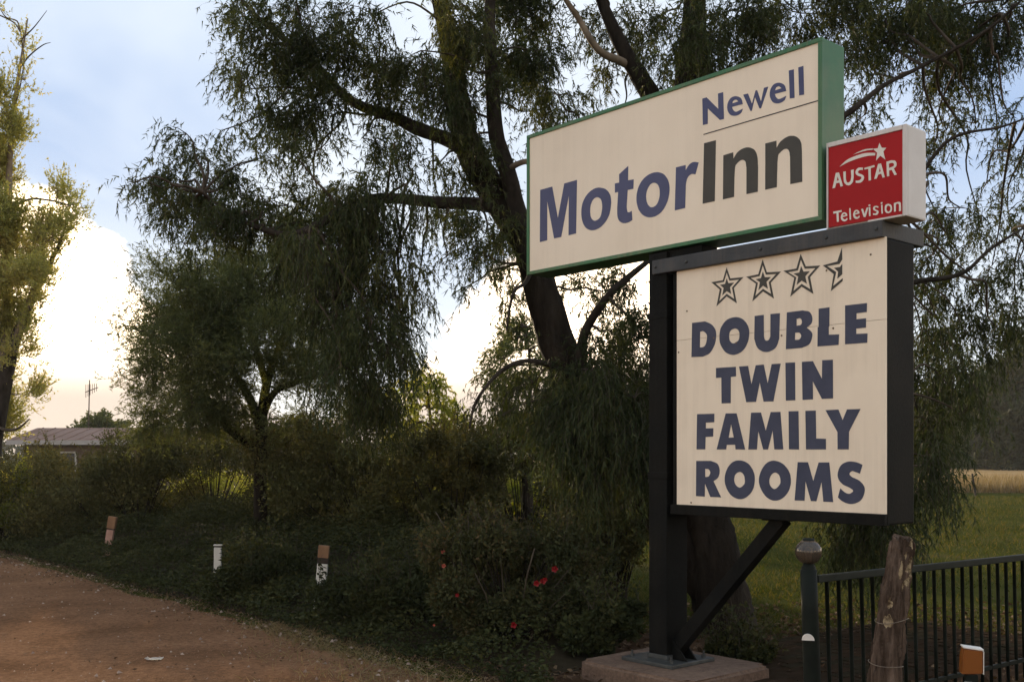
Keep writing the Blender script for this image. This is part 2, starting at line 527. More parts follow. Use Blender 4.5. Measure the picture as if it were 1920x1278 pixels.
# dry grass and fallen leaves along the road edge, thicker towards the sign
lv = Leaves()
N = 26000
t = np.concatenate([rng.uniform(-3.5, 3.5, N * 2 // 3), rng.uniform(0, 20, N // 9)]); N = len(t)
e = rng.normal(-.05, .30, N) - np.where(t < 2.5, rng.random(N) * 1.2 * np.clip((2.8 - t) / 3, 0, 1), 0)
hgt = np.where(rng.random(N) < .25, .10, .035) * rng.uniform(.5, 1.4, N)
pp = np.stack([E0[0] + ED[0] * t + EN[0] * e, E0[1] + ED[1] * t + EN[1] * e, np.full(N, .012)], 1)
lv.add(pp, rng.normal(size=(N, 3)) * np.array([1, 1, .2]) + np.array([0, 0, .65]), hgt, .006 * rng.uniform(.7, 1.6, N), np.where(t > 3, .5, 1.0) * rng.random(N))
dg = lv.build('dry_grass', L_dry, None, rng)
tag(dg, 'thin dry grass at the edge of the dirt road', 'dry grass', kind='stuff')

lv = Leaves()
N = 8000
t = rng.uniform(-2, 20, N); e = .15 - np.abs(rng.normal(0, .42, N)) - (rng.random(N) < .12) * rng.random(N) * 4
pp = np.stack([E0[0] + ED[0] * t + EN[0] * e, E0[1] + ED[1] * t + EN[1] * e, .026 + .012 * rng.random(N)], 1)
lv.add(pp, rng.normal(size=(N, 3)) * np.array([1, 1, .16]), .032 * rng.uniform(.4, 1.5, N), .013 * rng.uniform(.5, 1.5, N), rng.random(N))
rl = lv.build('road_litter', L_litter, None, rng, quad=True)
tag(rl, 'fallen leaves and bark bits along the edge of the dirt road', 'fallen leaves', kind='stuff')
lv = Leaves()
N = 12000
x = rng.uniform(-.2, 7, N); y = rng.uniform(5.4, 12.5, N)
k = (rng.random(N) < np.clip((12.6 - y) / 2.5, 0, 1)); x, y = x[k], y[k]; N = len(x)
lv.add(np.stack([x, y, np.full(N, .03) + rng.random(N) * .02], 1), rng.normal(size=(N, 3)) * np.array([1, 1, .18]), .055 * rng.uniform(.5, 1.5, N), .028 * rng.uniform(.5, 1.5, N), rng.random(N))
lit = lv.build('leaf_litter', L_litter, None, rng, quad=True)
tag(lit, 'brown fallen leaves strewn under the tree behind the sign', 'fallen leaves', kind='stuff')

# lawn blades behind the sign
lv = Leaves()
N = 70000
y = 10.2 + 32 * rng.random(N) ** 1.7; k = rng.uniform(-.10, .55, N); x = k * y
pat = np.array([mnoise.noise((a * .25, b * .25, 4)) for a, b in zip(x.tolist(), y.tolist())])
kk = pat + rng.normal(0, .22, N) > -.12 - .012 * (y - 14); x, y = x[kk], y[kk]; N = len(x)
lv.add(np.stack([x, y, np.zeros(N)], 1), rng.normal(size=(N, 3)) * np.array([.5, .5, .1]) + np.array([0, 0, .7]), (.05 + .0016 * y) * rng.uniform(.5, 1.3, N), (.006 + .0007 * y) * rng.uniform(.7, 1.4, N), rng.random(N))
lg = lv.build('lawn_grass', L_grass, None, rng)
tag(lg, 'short green lawn grass behind the sign and the fence', 'grass', kind='stuff')

# tall dry grass where the lawn meets the field
lv = Leaves()
N = 22000
x = rng.uniform(6, 34, N); y = 46.2 + rng.random(N) ** 1.8 * 14
lv.add(np.stack([x, y, np.zeros(N)], 1), rng.normal(size=(N, 3)) * np.array([.25, .25, .1]) + np.array([0, 0, .9]), .62 * rng.uniform(.6, 1.3, N), .035 * rng.uniform(.7, 1.4, N), .7 * rng.random(N))
tg = lv.build('tall_grass', L_dry, None, rng)
tag(tg, 'tall tan dry grass along the far edge of the lawn', 'dry grass', kind='stuff')

# the far wood closing the horizon
lv = Leaves()
N = 16000
az_ = rng.uniform(-.75, .75, N); dd_ = rng.uniform(235, 262, N)
top_ = np.array([4.2 + 2.4 * mnoise.noise((a * 16, 2, 0)) + 1.6 * mnoise.noise((a * 60, 7, 0)) for a in az_.tolist()])
fw = np.stack([np.tan(az_) * dd_, dd_, top_ * rng.random(N) ** .7], 1)
lv.add(fw, rng.normal(size=(N, 3)), 1.5 * rng.uniform(.5, 1.3, N), .9 * rng.uniform(.6, 1.3, N), .7 * rng.random(N))
fwo = lv.build('far_wood', L_far, None, rng, quad=True)
tag(fwo, 'low dark far-off wood along the horizon', 'wood', kind='stuff')
GLYPHS=[
('motor','-1506,2246 -1356,2247 -1287,1968 -1209,2245 -1058,2246 -1069,1807 -1158,1805 -1154,2139 -1246,1805 -1333,1805 -1419,2141 -1419,1803 -1511,1801'),
('motor','-801,2135 -786,2131 -771,2126 -755,2121 -740,2114 -727,2106 -715,2096 -704,2086 -694,2074 -686,2062 -679,2049 -675,2035 -672,2020 -671,2005 -670,1989 -672,1973 -674,1956 -678,1938 -683,1921 -689,1904 -697,1888 -707,1875 -718,1862 -730,1850 -743,1840 -756,1831 -769,1823 -783,1816 -797,1811 -812,1807 -826,1804 -840,1802 -855,1801 -869,1802 -883,1803 -897,1806 -910,1810 -923,1816 -935,1822 -947,1830 -958,1839 -967,1849 -976,1860 -984,1872 -990,1885 -996,1898 -1000,1913 -1004,1929 -1006,1945 -1007,1961 -1007,1977 -1006,1992 -1004,2007 -1000,2022 -995,2037 -989,2050 -981,2063 -971,2075 -961,2087 -949,2097 -937,2106 -924,2114 -910,2121 -895,2127 -880,2131 -866,2135 -853,2137 -840,2138 -827,2138 -815,2137|-821,2060 -814,2058 -806,2054 -799,2050 -792,2045 -786,2039 -781,2032 -777,2023 -774,2014 -772,2004 -770,1994 -769,1983 -769,1971 -770,1960 -772,1948 -774,1937 -777,1927 -780,1916 -784,1907 -789,1898 -796,1891 -805,1885 -816,1880 -828,1877 -840,1875 -851,1875 -861,1878 -870,1882 -878,1888 -885,1895 -892,1903 -896,1911 -900,1921 -903,1931 -904,1942 -906,1952 -906,1962 -906,1973 -905,1983 -904,1993 -902,2002 -899,2011 -895,2020 -891,2028 -886,2036 -881,2042 -876,2047 -870,2052 -864,2055 -857,2058 -851,2060 -845,2061 -839,2062 -833,2062 -827,2062'),
('motor','-583,2199 -486,2245 -488,2133 -428,2129 -432,2056 -492,2058 -503,1926 -501,1918 -500,1910 -499,1902 -497,1895 -495,1890 -492,1886 -489,1883 -485,1882 -481,1881 -476,1881 -471,1881 -465,1882 -460,1884 -454,1885 -448,1886 -443,1815 -451,1812 -460,1809 -468,1807 -476,1804 -486,1803 -495,1802 -506,1802 -517,1802 -528,1804 -538,1806 -547,1809 -557,1813 -565,1818 -574,1824 -581,1830 -587,1837 -592,1845 -596,1853 -599,1862 -602,1873 -603,1884 -604,1897 -604,1910 -604,1923 -604,1936 -593,2061 -629,2062 -629,2135 -583,2133'),
('motor','-187,2137 -173,2134 -159,2129 -145,2123 -132,2116 -120,2108 -109,2098 -99,2086 -89,2073 -81,2060 -75,2046 -70,2033 -67,2020 -65,2006 -64,1992 -64,1977 -66,1962 -68,1946 -72,1931 -77,1915 -83,1900 -91,1886 -101,1871 -111,1858 -122,1845 -134,1835 -146,1826 -159,1819 -173,1813 -187,1809 -200,1805 -215,1803 -229,1803 -244,1803 -259,1805 -273,1807 -286,1811 -300,1816 -313,1823 -325,1830 -337,1839 -347,1848 -358,1859 -367,1872 -376,1884 -383,1898 -388,1913 -393,1928 -397,1945 -399,1961 -399,1977 -398,1993 -396,2009 -392,2024 -387,2039 -381,2053 -373,2066 -364,2078 -354,2090 -343,2100 -332,2109 -320,2117 -306,2124 -292,2129 -278,2134 -264,2137 -249,2139 -233,2141 -217,2141 -202,2139|-218,2062 -211,2060 -204,2057 -196,2053 -189,2049 -183,2043 -177,2037 -173,2029 -169,2021 -165,2012 -163,2002 -161,1992 -161,1981 -161,1970 -161,1959 -163,1948 -165,1938 -169,1927 -173,1917 -178,1908 -183,1901 -188,1895 -194,1890 -200,1886 -207,1883 -214,1881 -221,1879 -228,1878 -236,1878 -243,1879 -250,1881 -257,1884 -264,1889 -270,1895 -276,1901 -282,1908 -286,1916 -290,1924 -294,1933 -296,1943 -298,1952 -299,1962 -300,1971 -299,1981 -298,1991 -296,2000 -294,2008 -290,2016 -286,2024 -282,2031 -277,2037 -272,2043 -267,2048 -262,2053 -256,2057 -250,2059 -244,2061 -238,2063 -232,2063 -225,2063'),
('motor','-1,2136 92,2135 92,2095 98,2102 105,2110 112,2118 118,2124 125,2130 132,2134 140,2137 147,2140 155,2141 163,2142 173,2141 183,2139 193,2136 204,2132 215,2129 185,2048 177,2050 169,2052 161,2055 154,2056 146,2057 139,2055 132,2053 125,2050 118,2045 113,2040 108,2034 104,2027 101,2018 98,2010 96,2000 94,1991 93,1980 93,1970 93,1959 92,1948 87,1817 -12,1815'),
('inn','265,2259 373,2257 362,1819 252,1819'),
('inn','440,2134 527,2137 529,2091 536,2099 542,2107 549,2115 556,2123 564,2129 573,2134 584,2139 594,2142 606,2145 616,2146 627,2147 637,2147 648,2146 658,2144 668,2141 678,2137 688,2131 698,2125 707,2118 714,2110 720,2101 725,2092 729,2082 732,2071 735,2059 737,2046 738,2032 738,2016 739,2001 740,1986 738,1818 642,1818 642,2006 640,2015 639,2025 637,2035 635,2044 632,2051 627,2056 621,2061 615,2064 608,2067 601,2067 592,2067 583,2064 574,2060 566,2056 559,2050 553,2046 549,2043 546,2037 543,2027 541,2009 539,1981 537,1944 536,1902 535,1860 534,1819 436,1818'),
('inn','801,2140 892,2139 893,2090 899,2097 905,2105 910,2112 917,2119 924,2125 933,2130 943,2135 953,2139 963,2143 973,2145 983,2147 993,2148 1002,2148 1012,2146 1021,2144 1030,2142 1040,2138 1048,2133 1057,2127 1064,2121 1071,2114 1077,2107 1082,2098 1086,2089 1090,2079 1092,2067 1093,2054 1094,2040 1095,2026 1095,2012 1098,1818 1004,1820 1002,2007 1000,2016 999,2026 998,2035 995,2044 992,2051 988,2056 983,2061 977,2065 970,2067 963,2068 956,2068 948,2066 939,2062 931,2058 924,2053 919,2049 914,2047 910,2043 906,2034 903,2016 900,1987 899,1949 897,1906 896,1862 895,1820 800,1820'),
('newell','249,2588 288,2588 395,2477 392,2589 438,2588 445,2394 409,2395 299,2505 299,2393 254,2394'),
('newell','611,2460 516,2463 518,2458 520,2453 521,2448 524,2443 527,2439 531,2434 535,2429 540,2425 546,2422 553,2419 563,2419 574,2421 587,2423 599,2425 611,2427 608,2421 606,2416 604,2410 600,2405 595,2401 589,2398 581,2395 572,2393 563,2392 553,2392 544,2393 534,2395 524,2398 514,2402 506,2407 498,2414 491,2422 485,2432 480,2441 477,2451 475,2460 474,2470 475,2480 476,2490 479,2498 483,2506 488,2513 494,2520 501,2526 509,2530 517,2532 526,2533 535,2533 544,2532 553,2530 562,2526 572,2522 581,2516 589,2510 595,2504 600,2496 604,2488 606,2478 608,2469|518,2487 520,2490 521,2494 522,2498 524,2501 527,2503 531,2505 536,2507 541,2507 546,2507 551,2506 556,2504 560,2500 564,2496 568,2492 572,2488'),
('newell','614,2525 655,2523 689,2442 719,2528 732,2527 765,2440 790,2528 825,2527 765,2392 752,2395 714,2484 687,2394 676,2395'),
('newell','971,2460 879,2463 881,2458 882,2453 884,2448 886,2443 889,2439 893,2434 897,2429 902,2425 908,2421 915,2419 924,2419 935,2420 947,2422 960,2425 971,2427 969,2421 967,2415 964,2410 961,2404 956,2400 950,2397 942,2394 933,2392 924,2391 915,2391 906,2392 896,2394 886,2397 877,2401 869,2406 861,2413 854,2422 849,2431 844,2441 840,2451 838,2461 838,2471 838,2481 840,2490 842,2499 846,2507 851,2514 858,2521 864,2527 872,2531 879,2533 888,2534 897,2534 906,2533 915,2531 924,2527 933,2523 942,2517 950,2511 956,2504 961,2497 964,2488 967,2479 969,2470|881,2487 882,2491 884,2495 885,2498 887,2502 889,2504 893,2506 898,2507 903,2508 908,2508 913,2507 917,2504 921,2501 925,2497 930,2492 934,2488'),
('newell','992,2593 1032,2591 1037,2397 1000,2402'),
('newell','1067,2594 1107,2594 1112,2400 1074,2404'),
('rule','258,2327 1218,2336 1221,2329 260,2320'),
('rooms','149,958 269,958 281,953 294,948 306,943 318,937 328,931 338,923 346,915 353,906 360,897 365,888 368,879 370,871 371,863 372,854 371,844 370,832 368,819 365,806 361,792 356,780 349,768 342,756 334,744 325,734 315,725 303,718 291,713 277,710 264,706 250,702 143,706|224,887 230,887 237,888 243,889 249,889 255,887 261,884 268,879 275,874 281,868 285,862 288,856 289,850 289,843 288,836 287,829 286,821 284,813 282,804 279,796 276,790 273,785 269,781 265,777 260,775 255,773 249,772 243,771 236,771 229,772 222,772'),
('rooms','545,963 559,961 572,958 585,953 597,948 608,941 618,933 628,923 637,913 644,902 651,891 655,881 659,871 661,860 662,849 662,838 661,825 659,812 656,798 652,784 646,772 640,760 633,748 624,737 614,727 603,719 591,711 576,705 560,700 545,697 529,695 515,697 500,700 485,705 471,711 459,718 448,727 438,737 429,749 421,761 414,772 409,783 405,793 403,804 401,815 401,827 401,841 402,855 405,870 408,885 414,898 422,910 432,922 443,933 455,943 468,951 482,956 498,960 514,962 530,963|538,883 545,882 552,879 558,876 564,871 569,867 572,861 575,855 577,848 578,841 578,834 578,826 577,818 576,810 573,802 569,796 562,790 553,785 543,781 534,779 525,778 518,779 511,782 504,787 499,792 494,798 491,804 489,811 488,819 487,827 487,834 488,842 489,849 491,857 494,864 499,869 505,874 513,878 522,880 530,882'),
('rooms','708,955 784,956 786,806 787,801 789,796 790,791 792,786 794,783 797,780 800,777 803,776 807,775 811,774 814,775 818,776 822,777 826,779 829,782 831,785 833,789 835,793 837,798 839,802 840,956 917,954 911,779 905,766 901,753 896,741 889,729 880,719 868,711 854,705 838,700 822,696 806,696 791,698 776,702 761,709 747,717 735,727 727,738 720,751 715,766 710,781 705,795'),
('rooms','973,954 1100,955 1110,952 1121,950 1132,948 1142,945 1150,940 1157,934 1162,926 1167,918 1170,909 1172,901 1173,893 1173,885 1172,877 1169,869 1166,862 1160,856 1153,851 1145,846 1137,841 1129,836 1137,830 1145,824 1153,818 1160,811 1166,805 1169,799 1172,794 1173,788 1173,782 1172,775 1170,766 1167,755 1163,744 1157,734 1150,726 1141,720 1130,715 1117,711 1104,708 1092,704 965,704|1050,903 1056,903 1063,904 1069,905 1075,905 1080,903 1084,900 1087,896 1090,892 1091,887 1092,882 1092,877 1092,873 1090,868 1088,864 1084,860 1079,858 1072,857 1065,857 1057,856 1050,856|1039,810 1046,810 1053,810 1060,810 1067,809 1072,808 1077,804 1081,800 1084,795 1086,790 1087,785 1086,780 1084,775 1081,770 1077,766 1072,762 1067,761 1060,761 1052,761 1044,762 1037,762'),
('rooms','1221,954 1303,955 1301,830 1297,828 1297,775 1374,771 1370,703 1212,704 1214,832 1221,833'),
('rooms','1418,955 1575,954 1573,897 1500,896 1500,858 1568,858 1567,798 1498,798 1498,764 1578,760 1576,701 1418,703'),
('rooms','370,612 546,610 548,542 502,540 501,353 420,354 418,540 370,540'),
('rooms','574,610 652,610 681,478 717,610 784,611 817,478 850,610 923,609 864,353 783,354 751,489 719,355 637,355'),
('rooms','962,612 1038,610 1040,354 965,354'),
('rooms','1092,610 1177,609 1246,487 1248,611 1328,609 1329,355 1246,355 1176,476 1178,355 1097,354'),
('rooms','196,283 355,282 354,221 277,219 277,177 346,177 344,117 275,114 272,24 191,24'),
('rooms','457,281 553,279 627,22 544,23 540,57 466,56 461,23 376,23|505,205 528,108 482,107'),
('rooms','678,280 761,279 801,151 842,280 921,279 944,22 872,22 858,153 819,22 780,22 738,152 727,22 654,22'),
('rooms','987,281 1065,280 1069,21 990,22'),
('rooms','1119,280 1199,280 1202,94 1276,91 1276,21 1124,21'),
('rooms','1273,280 1369,281 1400,211 1432,280 1529,280 1446,135 1444,21 1363,21 1362,134'),
('rooms','188,-61 324,-60 336,-64 349,-67 362,-71 373,-75 383,-81 390,-89 395,-98 399,-108 401,-118 403,-128 402,-138 401,-149 398,-160 394,-170 389,-179 382,-186 374,-192 365,-197 356,-202 347,-207 416,-322 319,-322 269,-225 267,-321 186,-320|271,-118 277,-118 285,-119 292,-119 298,-120 304,-122 308,-125 312,-130 315,-135 318,-140 318,-145 318,-151 315,-157 312,-163 308,-169 304,-173 298,-175 292,-176 285,-177 277,-177 271,-177'),
('rooms','582,-55 596,-56 610,-59 625,-63 638,-69 651,-76 662,-84 673,-95 682,-107 691,-119 697,-131 702,-143 706,-154 708,-166 709,-178 709,-191 708,-204 706,-218 703,-232 699,-245 693,-257 686,-269 678,-280 668,-291 657,-300 646,-308 635,-315 622,-321 609,-326 595,-329 582,-330 568,-329 553,-326 539,-322 525,-316 512,-309 500,-300 489,-289 479,-277 471,-265 463,-253 458,-240 453,-228 450,-215 448,-202 448,-188 449,-175 452,-160 456,-146 461,-133 468,-120 475,-108 484,-97 494,-86 505,-77 516,-69 528,-64 541,-59 554,-56 568,-55|580,-136 587,-137 593,-139 599,-142 605,-146 609,-150 613,-155 617,-161 620,-168 622,-175 623,-182 624,-189 625,-197 625,-205 624,-213 621,-221 615,-227 608,-234 599,-241 590,-245 582,-248 574,-247 566,-244 558,-240 551,-235 545,-229 541,-223 537,-217 534,-209 532,-202 531,-194 531,-186 533,-178 535,-169 538,-161 543,-155 549,-149 556,-144 564,-140 573,-138'),
('rooms','872,-55 886,-57 900,-60 915,-64 929,-70 941,-77 953,-85 964,-96 975,-107 984,-119 991,-131 997,-142 1001,-154 1003,-167 1005,-179 1005,-192 1005,-205 1003,-218 999,-231 995,-244 989,-257 982,-268 973,-280 963,-291 952,-301 941,-309 929,-316 917,-322 903,-326 890,-329 876,-330 863,-330 849,-327 836,-323 823,-317 811,-310 799,-301 788,-290 777,-277 768,-265 761,-252 754,-240 750,-228 746,-215 744,-203 744,-190 745,-177 748,-163 753,-149 758,-136 765,-123 772,-111 781,-100 790,-89 800,-79 811,-71 822,-65 834,-60 846,-57 859,-55|875,-137 881,-137 889,-139 896,-142 902,-146 907,-150 912,-156 915,-162 918,-169 920,-176 921,-183 922,-190 922,-197 922,-204 920,-211 917,-217 911,-225 903,-233 894,-241 885,-247 876,-250 869,-250 861,-248 854,-243 847,-238 842,-233 838,-227 834,-221 832,-214 830,-206 830,-199 830,-190 832,-181 835,-172 839,-164 844,-157 849,-151 855,-146 861,-142 868,-139'),
('rooms','1059,-64 1139,-64 1180,-190 1221,-65 1301,-64 1330,-324 1257,-324 1243,-194 1204,-323 1162,-323 1120,-191 1112,-322 1035,-323'),
('rooms','1543,-78 1524,-135 1519,-133 1513,-131 1507,-129 1502,-127 1496,-126 1490,-124 1484,-122 1478,-120 1472,-119 1467,-120 1462,-122 1457,-125 1453,-129 1450,-133 1449,-137 1450,-141 1452,-145 1456,-149 1461,-153 1467,-157 1475,-161 1486,-164 1497,-169 1508,-173 1517,-178 1526,-184 1534,-191 1542,-198 1548,-206 1553,-213 1556,-220 1558,-226 1559,-233 1559,-240 1558,-248 1556,-257 1553,-267 1549,-278 1544,-288 1539,-296 1532,-304 1525,-310 1517,-315 1508,-320 1500,-323 1491,-327 1482,-329 1472,-331 1462,-332 1453,-332 1443,-331 1432,-329 1421,-326 1411,-322 1402,-318 1394,-314 1386,-309 1379,-303 1372,-298 1365,-292 1383,-233 1390,-238 1396,-244 1403,-249 1410,-254 1416,-258 1423,-261 1430,-264 1436,-265 1443,-266 1449,-266 1456,-264 1463,-260 1470,-256 1474,-251 1477,-247 1475,-243 1472,-239 1467,-236 1460,-232 1453,-228 1444,-224 1434,-220 1422,-216 1411,-212 1402,-207 1394,-200 1386,-194 1379,-187 1373,-179 1369,-171 1366,-163 1364,-155 1363,-147 1364,-138 1365,-129 1368,-120 1371,-110 1376,-100 1381,-91 1387,-83 1395,-77 1403,-71 1412,-67 1422,-63 1431,-60 1440,-58 1449,-57 1457,-57 1466,-57 1474,-58 1483,-59 1491,-60 1499,-62 1507,-64 1514,-66 1520,-68 1526,-71 1532,-73 1537,-76'),
('starring','465,1326 498,1244 612,1239 528,1172 554,1061 465,1119 375,1058 404,1175 328,1237 432,1239|466,1290 490,1229 574,1226 513,1176 532,1094 466,1137 399,1092 421,1178 365,1224 441,1226'),
('starcore','466,1248 480,1212 531,1210 494,1181 505,1132 466,1157 427,1131 439,1182 406,1209 452,1210'),
('starring','775,1341 810,1248 925,1238 842,1172 868,1060 778,1119 689,1060 719,1180 636,1238 739,1243|776,1302 802,1233 887,1226 826,1177 845,1094 778,1137 713,1094 735,1183 674,1225 749,1229'),
('starcore','777,1256 793,1216 843,1211 807,1182 818,1133 778,1159 740,1133 753,1186 717,1211 761,1213'),
('starring','1082,1336 1122,1248 1232,1239 1155,1172 1180,1057 1090,1115 1001,1059 1032,1182 945,1240 1049,1243|1084,1297 1114,1233 1196,1226 1138,1176 1157,1091 1090,1134 1025,1093 1047,1184 983,1226 1060,1229'),
('starcore','1086,1253 1104,1215 1153,1211 1118,1182 1130,1131 1090,1156 1051,1132 1064,1186 1027,1211 1072,1213'),
('starring','1395,1334 1361,1248 1253,1237 1334,1169 1313,1060 1400,1116 1400,1134 1329,1091 1352,1181 1285,1228 1376,1230 1397,1256'),
('starcore','1397,1227 1380,1210 1337,1210 1367,1180 1361,1136 1397,1160'),
('tv','1355,1826 1378,1824 1408,1731 1390,1730 1382,1758 1358,1758 1349,1730 1330,1730|1368,1801 1378,1774 1362,1773'),
('tv','1410,1823 1428,1822 1428,1775 1429,1770 1431,1764 1432,1759 1433,1755 1435,1751 1438,1749 1440,1747 1443,1747 1446,1746 1449,1746 1452,1747 1455,1747 1458,1749 1460,1751 1462,1753 1464,1758 1465,1763 1466,1769 1467,1776 1468,1782 1465,1822 1485,1823 1485,1776 1484,1769 1483,1762 1482,1755 1481,1749 1479,1743 1475,1739 1471,1735 1466,1732 1462,1729 1457,1728 1453,1727 1448,1727 1444,1728 1439,1730 1435,1732 1431,1735 1427,1739 1423,1743 1419,1748 1416,1753 1414,1758 1413,1764 1413,1770 1412,1777 1412,1783'),
('tv','1551,1821 1550,1806 1546,1807 1541,1809 1537,1810 1533,1810 1530,1810 1526,1810 1523,1809 1520,1807 1518,1805 1516,1803 1516,1801 1516,1799 1517,1796 1519,1793 1522,1790 1526,1788 1532,1785 1538,1782 1544,1779 1548,1775 1552,1772 1555,1769 1557,1766 1558,1763 1559,1759 1559,1755 1558,1751 1556,1746 1554,1742 1551,1739 1548,1736 1544,1733 1539,1731 1535,1729 1530,1729 1524,1729 1518,1730 1512,1731 1506,1733 1500,1734 1499,1747 1503,1747 1508,1746 1513,1745 1517,1744 1522,1745 1526,1745 1530,1747 1534,1749 1537,1751 1539,1753 1541,1755 1541,1758 1541,1760 1540,1763 1538,1766 1534,1768 1529,1770 1524,1772 1518,1775 1514,1777 1510,1781 1506,1784 1503,1787 1500,1791 1499,1795 1498,1799 1498,1804 1499,1808 1501,1812 1503,1816 1506,1819 1509,1822 1513,1824 1517,1826 1522,1827 1527,1826 1533,1825 1539,1824 1545,1822'),
('tv','1561,1817 1631,1821 1633,1809 1606,1807 1608,1730 1591,1730 1589,1806 1562,1807'),
('tv','1657,1823 1677,1822 1704,1730 1687,1730 1679,1757 1659,1756 1647,1732 1630,1733|1669,1799 1676,1772 1662,1771'),
('tv','1714,1826 1721,1826 1728,1826 1735,1827 1742,1827 1749,1827 1754,1826 1760,1824 1765,1823 1770,1821 1774,1818 1777,1815 1779,1811 1781,1808 1782,1804 1783,1800 1783,1796 1783,1792 1782,1788 1781,1785 1779,1782 1777,1780 1774,1778 1770,1776 1767,1775 1764,1773 1785,1731 1769,1730 1750,1767 1732,1767 1734,1732 1718,1732|1731,1809 1735,1810 1739,1811 1743,1811 1747,1811 1751,1811 1755,1810 1758,1808 1761,1806 1763,1804 1765,1801 1766,1799 1766,1796 1765,1793 1764,1790 1761,1788 1757,1786 1751,1785 1745,1784 1738,1783 1732,1782'),
('tv','1336,1576 1397,1576 1399,1565 1375,1564 1378,1504 1363,1505 1360,1563 1337,1563'),
('tv','1439,1532 1404,1529 1405,1526 1406,1524 1407,1521 1409,1519 1411,1517 1413,1515 1416,1513 1419,1512 1421,1511 1424,1511 1427,1512 1430,1513 1433,1515 1435,1517 1438,1519 1438,1516 1439,1514 1440,1512 1440,1509 1439,1507 1437,1505 1434,1503 1430,1501 1426,1499 1422,1499 1417,1499 1412,1501 1408,1503 1403,1506 1400,1509 1397,1513 1395,1517 1393,1522 1392,1527 1392,1532 1393,1537 1394,1541 1396,1546 1398,1550 1401,1553 1404,1555 1407,1557 1411,1558 1415,1558 1419,1558 1422,1557 1426,1555 1430,1552 1433,1550 1435,1547 1437,1544 1438,1541 1438,1538 1438,1535|1405,1539 1406,1541 1407,1543 1408,1545 1409,1546 1411,1548 1412,1548 1414,1549 1417,1549 1419,1548 1420,1548 1422,1547 1423,1545 1425,1543 1426,1540 1427,1538'),
('tv','1453,1578 1462,1578 1467,1503 1456,1503'),
('tv','1527,1533 1493,1530 1494,1528 1495,1525 1496,1523 1497,1520 1499,1518 1501,1516 1504,1515 1507,1513 1510,1513 1513,1512 1515,1513 1518,1515 1521,1516 1523,1518 1526,1520 1526,1518 1527,1515 1528,1513 1528,1511 1527,1509 1525,1506 1522,1504 1518,1502 1514,1501 1510,1500 1506,1501 1501,1502 1496,1504 1492,1507 1488,1510 1486,1514 1484,1519 1482,1524 1481,1529 1481,1533 1481,1538 1483,1542 1485,1547 1487,1551 1489,1554 1492,1556 1496,1558 1500,1559 1504,1559 1507,1559 1511,1558 1514,1556 1518,1553 1521,1551 1523,1548 1525,1545 1526,1542 1526,1539 1526,1536|1494,1540 1495,1542 1496,1544 1497,1546 1498,1547 1499,1549 1501,1549 1503,1550 1505,1550 1507,1550 1509,1549 1510,1548 1512,1546 1513,1544 1514,1542 1515,1540'),
('tv','1538,1558 1551,1559 1563,1523 1577,1560 1590,1560 1570,1503 1557,1504'),
('tv','1592,1561 1603,1561 1605,1504 1594,1504|1589,1576 1601,1578 1604,1568 1592,1567'),
('tv','1657,1545 1654,1547 1651,1548 1648,1550 1646,1551 1643,1552 1641,1552 1638,1552 1636,1551 1635,1549 1634,1548 1634,1546 1635,1545 1636,1543 1637,1541 1639,1539 1642,1537 1646,1535 1650,1533 1653,1531 1656,1529 1658,1526 1659,1524 1660,1521 1661,1519 1660,1516 1659,1513 1657,1510 1655,1507 1652,1504 1648,1503 1644,1503 1639,1503 1633,1505 1628,1506 1622,1507 1622,1518 1625,1517 1628,1516 1632,1515 1635,1514 1638,1514 1641,1514 1643,1515 1645,1516 1647,1518 1648,1519 1648,1520 1648,1521 1647,1523 1645,1524 1643,1526 1640,1528 1637,1530 1633,1532 1630,1534 1627,1536 1625,1538 1624,1541 1623,1543 1622,1546 1622,1549 1623,1551 1624,1554 1626,1556 1628,1559 1630,1560 1633,1561 1636,1561 1639,1561 1643,1561 1646,1560 1648,1559 1651,1558 1654,1557 1656,1556 1659,1554'),
('tv','1678,1560 1687,1561 1690,1505 1681,1504|1674,1576 1686,1578 1688,1568 1677,1566'),
('tv','1727,1559 1731,1558 1735,1556 1739,1554 1743,1552 1746,1548 1748,1545 1750,1540 1751,1535 1752,1531 1753,1526 1752,1522 1752,1517 1750,1513 1748,1509 1746,1506 1743,1504 1739,1502 1734,1501 1730,1500 1726,1500 1722,1501 1718,1503 1714,1505 1710,1508 1708,1512 1706,1515 1704,1520 1703,1524 1703,1529 1703,1533 1703,1538 1704,1543 1705,1548 1706,1552 1709,1555 1712,1557 1715,1558 1719,1559 1723,1559|1727,1548 1729,1547 1732,1546 1734,1544 1737,1542 1738,1540 1740,1538 1741,1535 1742,1532 1742,1529 1742,1526 1742,1524 1741,1521 1740,1518 1739,1515 1737,1513 1735,1512 1733,1511 1731,1510 1728,1510 1726,1510 1724,1511 1722,1513 1720,1515 1718,1517 1717,1520 1716,1522 1715,1524 1714,1526 1714,1529 1714,1531 1714,1534 1715,1537 1716,1540 1717,1543 1718,1545 1719,1546 1721,1547 1723,1548 1725,1548'),
('tv','1765,1557 1776,1557 1779,1558 1781,1558 1784,1558 1786,1559 1789,1559 1792,1559 1795,1559 1799,1559 1802,1558 1804,1557 1806,1556 1808,1554 1809,1552 1811,1549 1812,1544 1812,1537 1813,1529 1813,1519 1813,1510 1813,1500 1799,1500 1799,1542 1798,1543 1796,1545 1795,1547 1793,1548 1792,1549 1789,1549 1786,1550 1783,1550 1781,1548 1779,1545 1778,1539 1778,1531 1778,1522 1778,1512 1778,1503 1766,1502'),
('tvstar','1666,1954 1682,1920 1713,1913 1693,1894 1707,1840 1672,1872 1643,1847 1650,1896 1621,1926 1655,1923'),
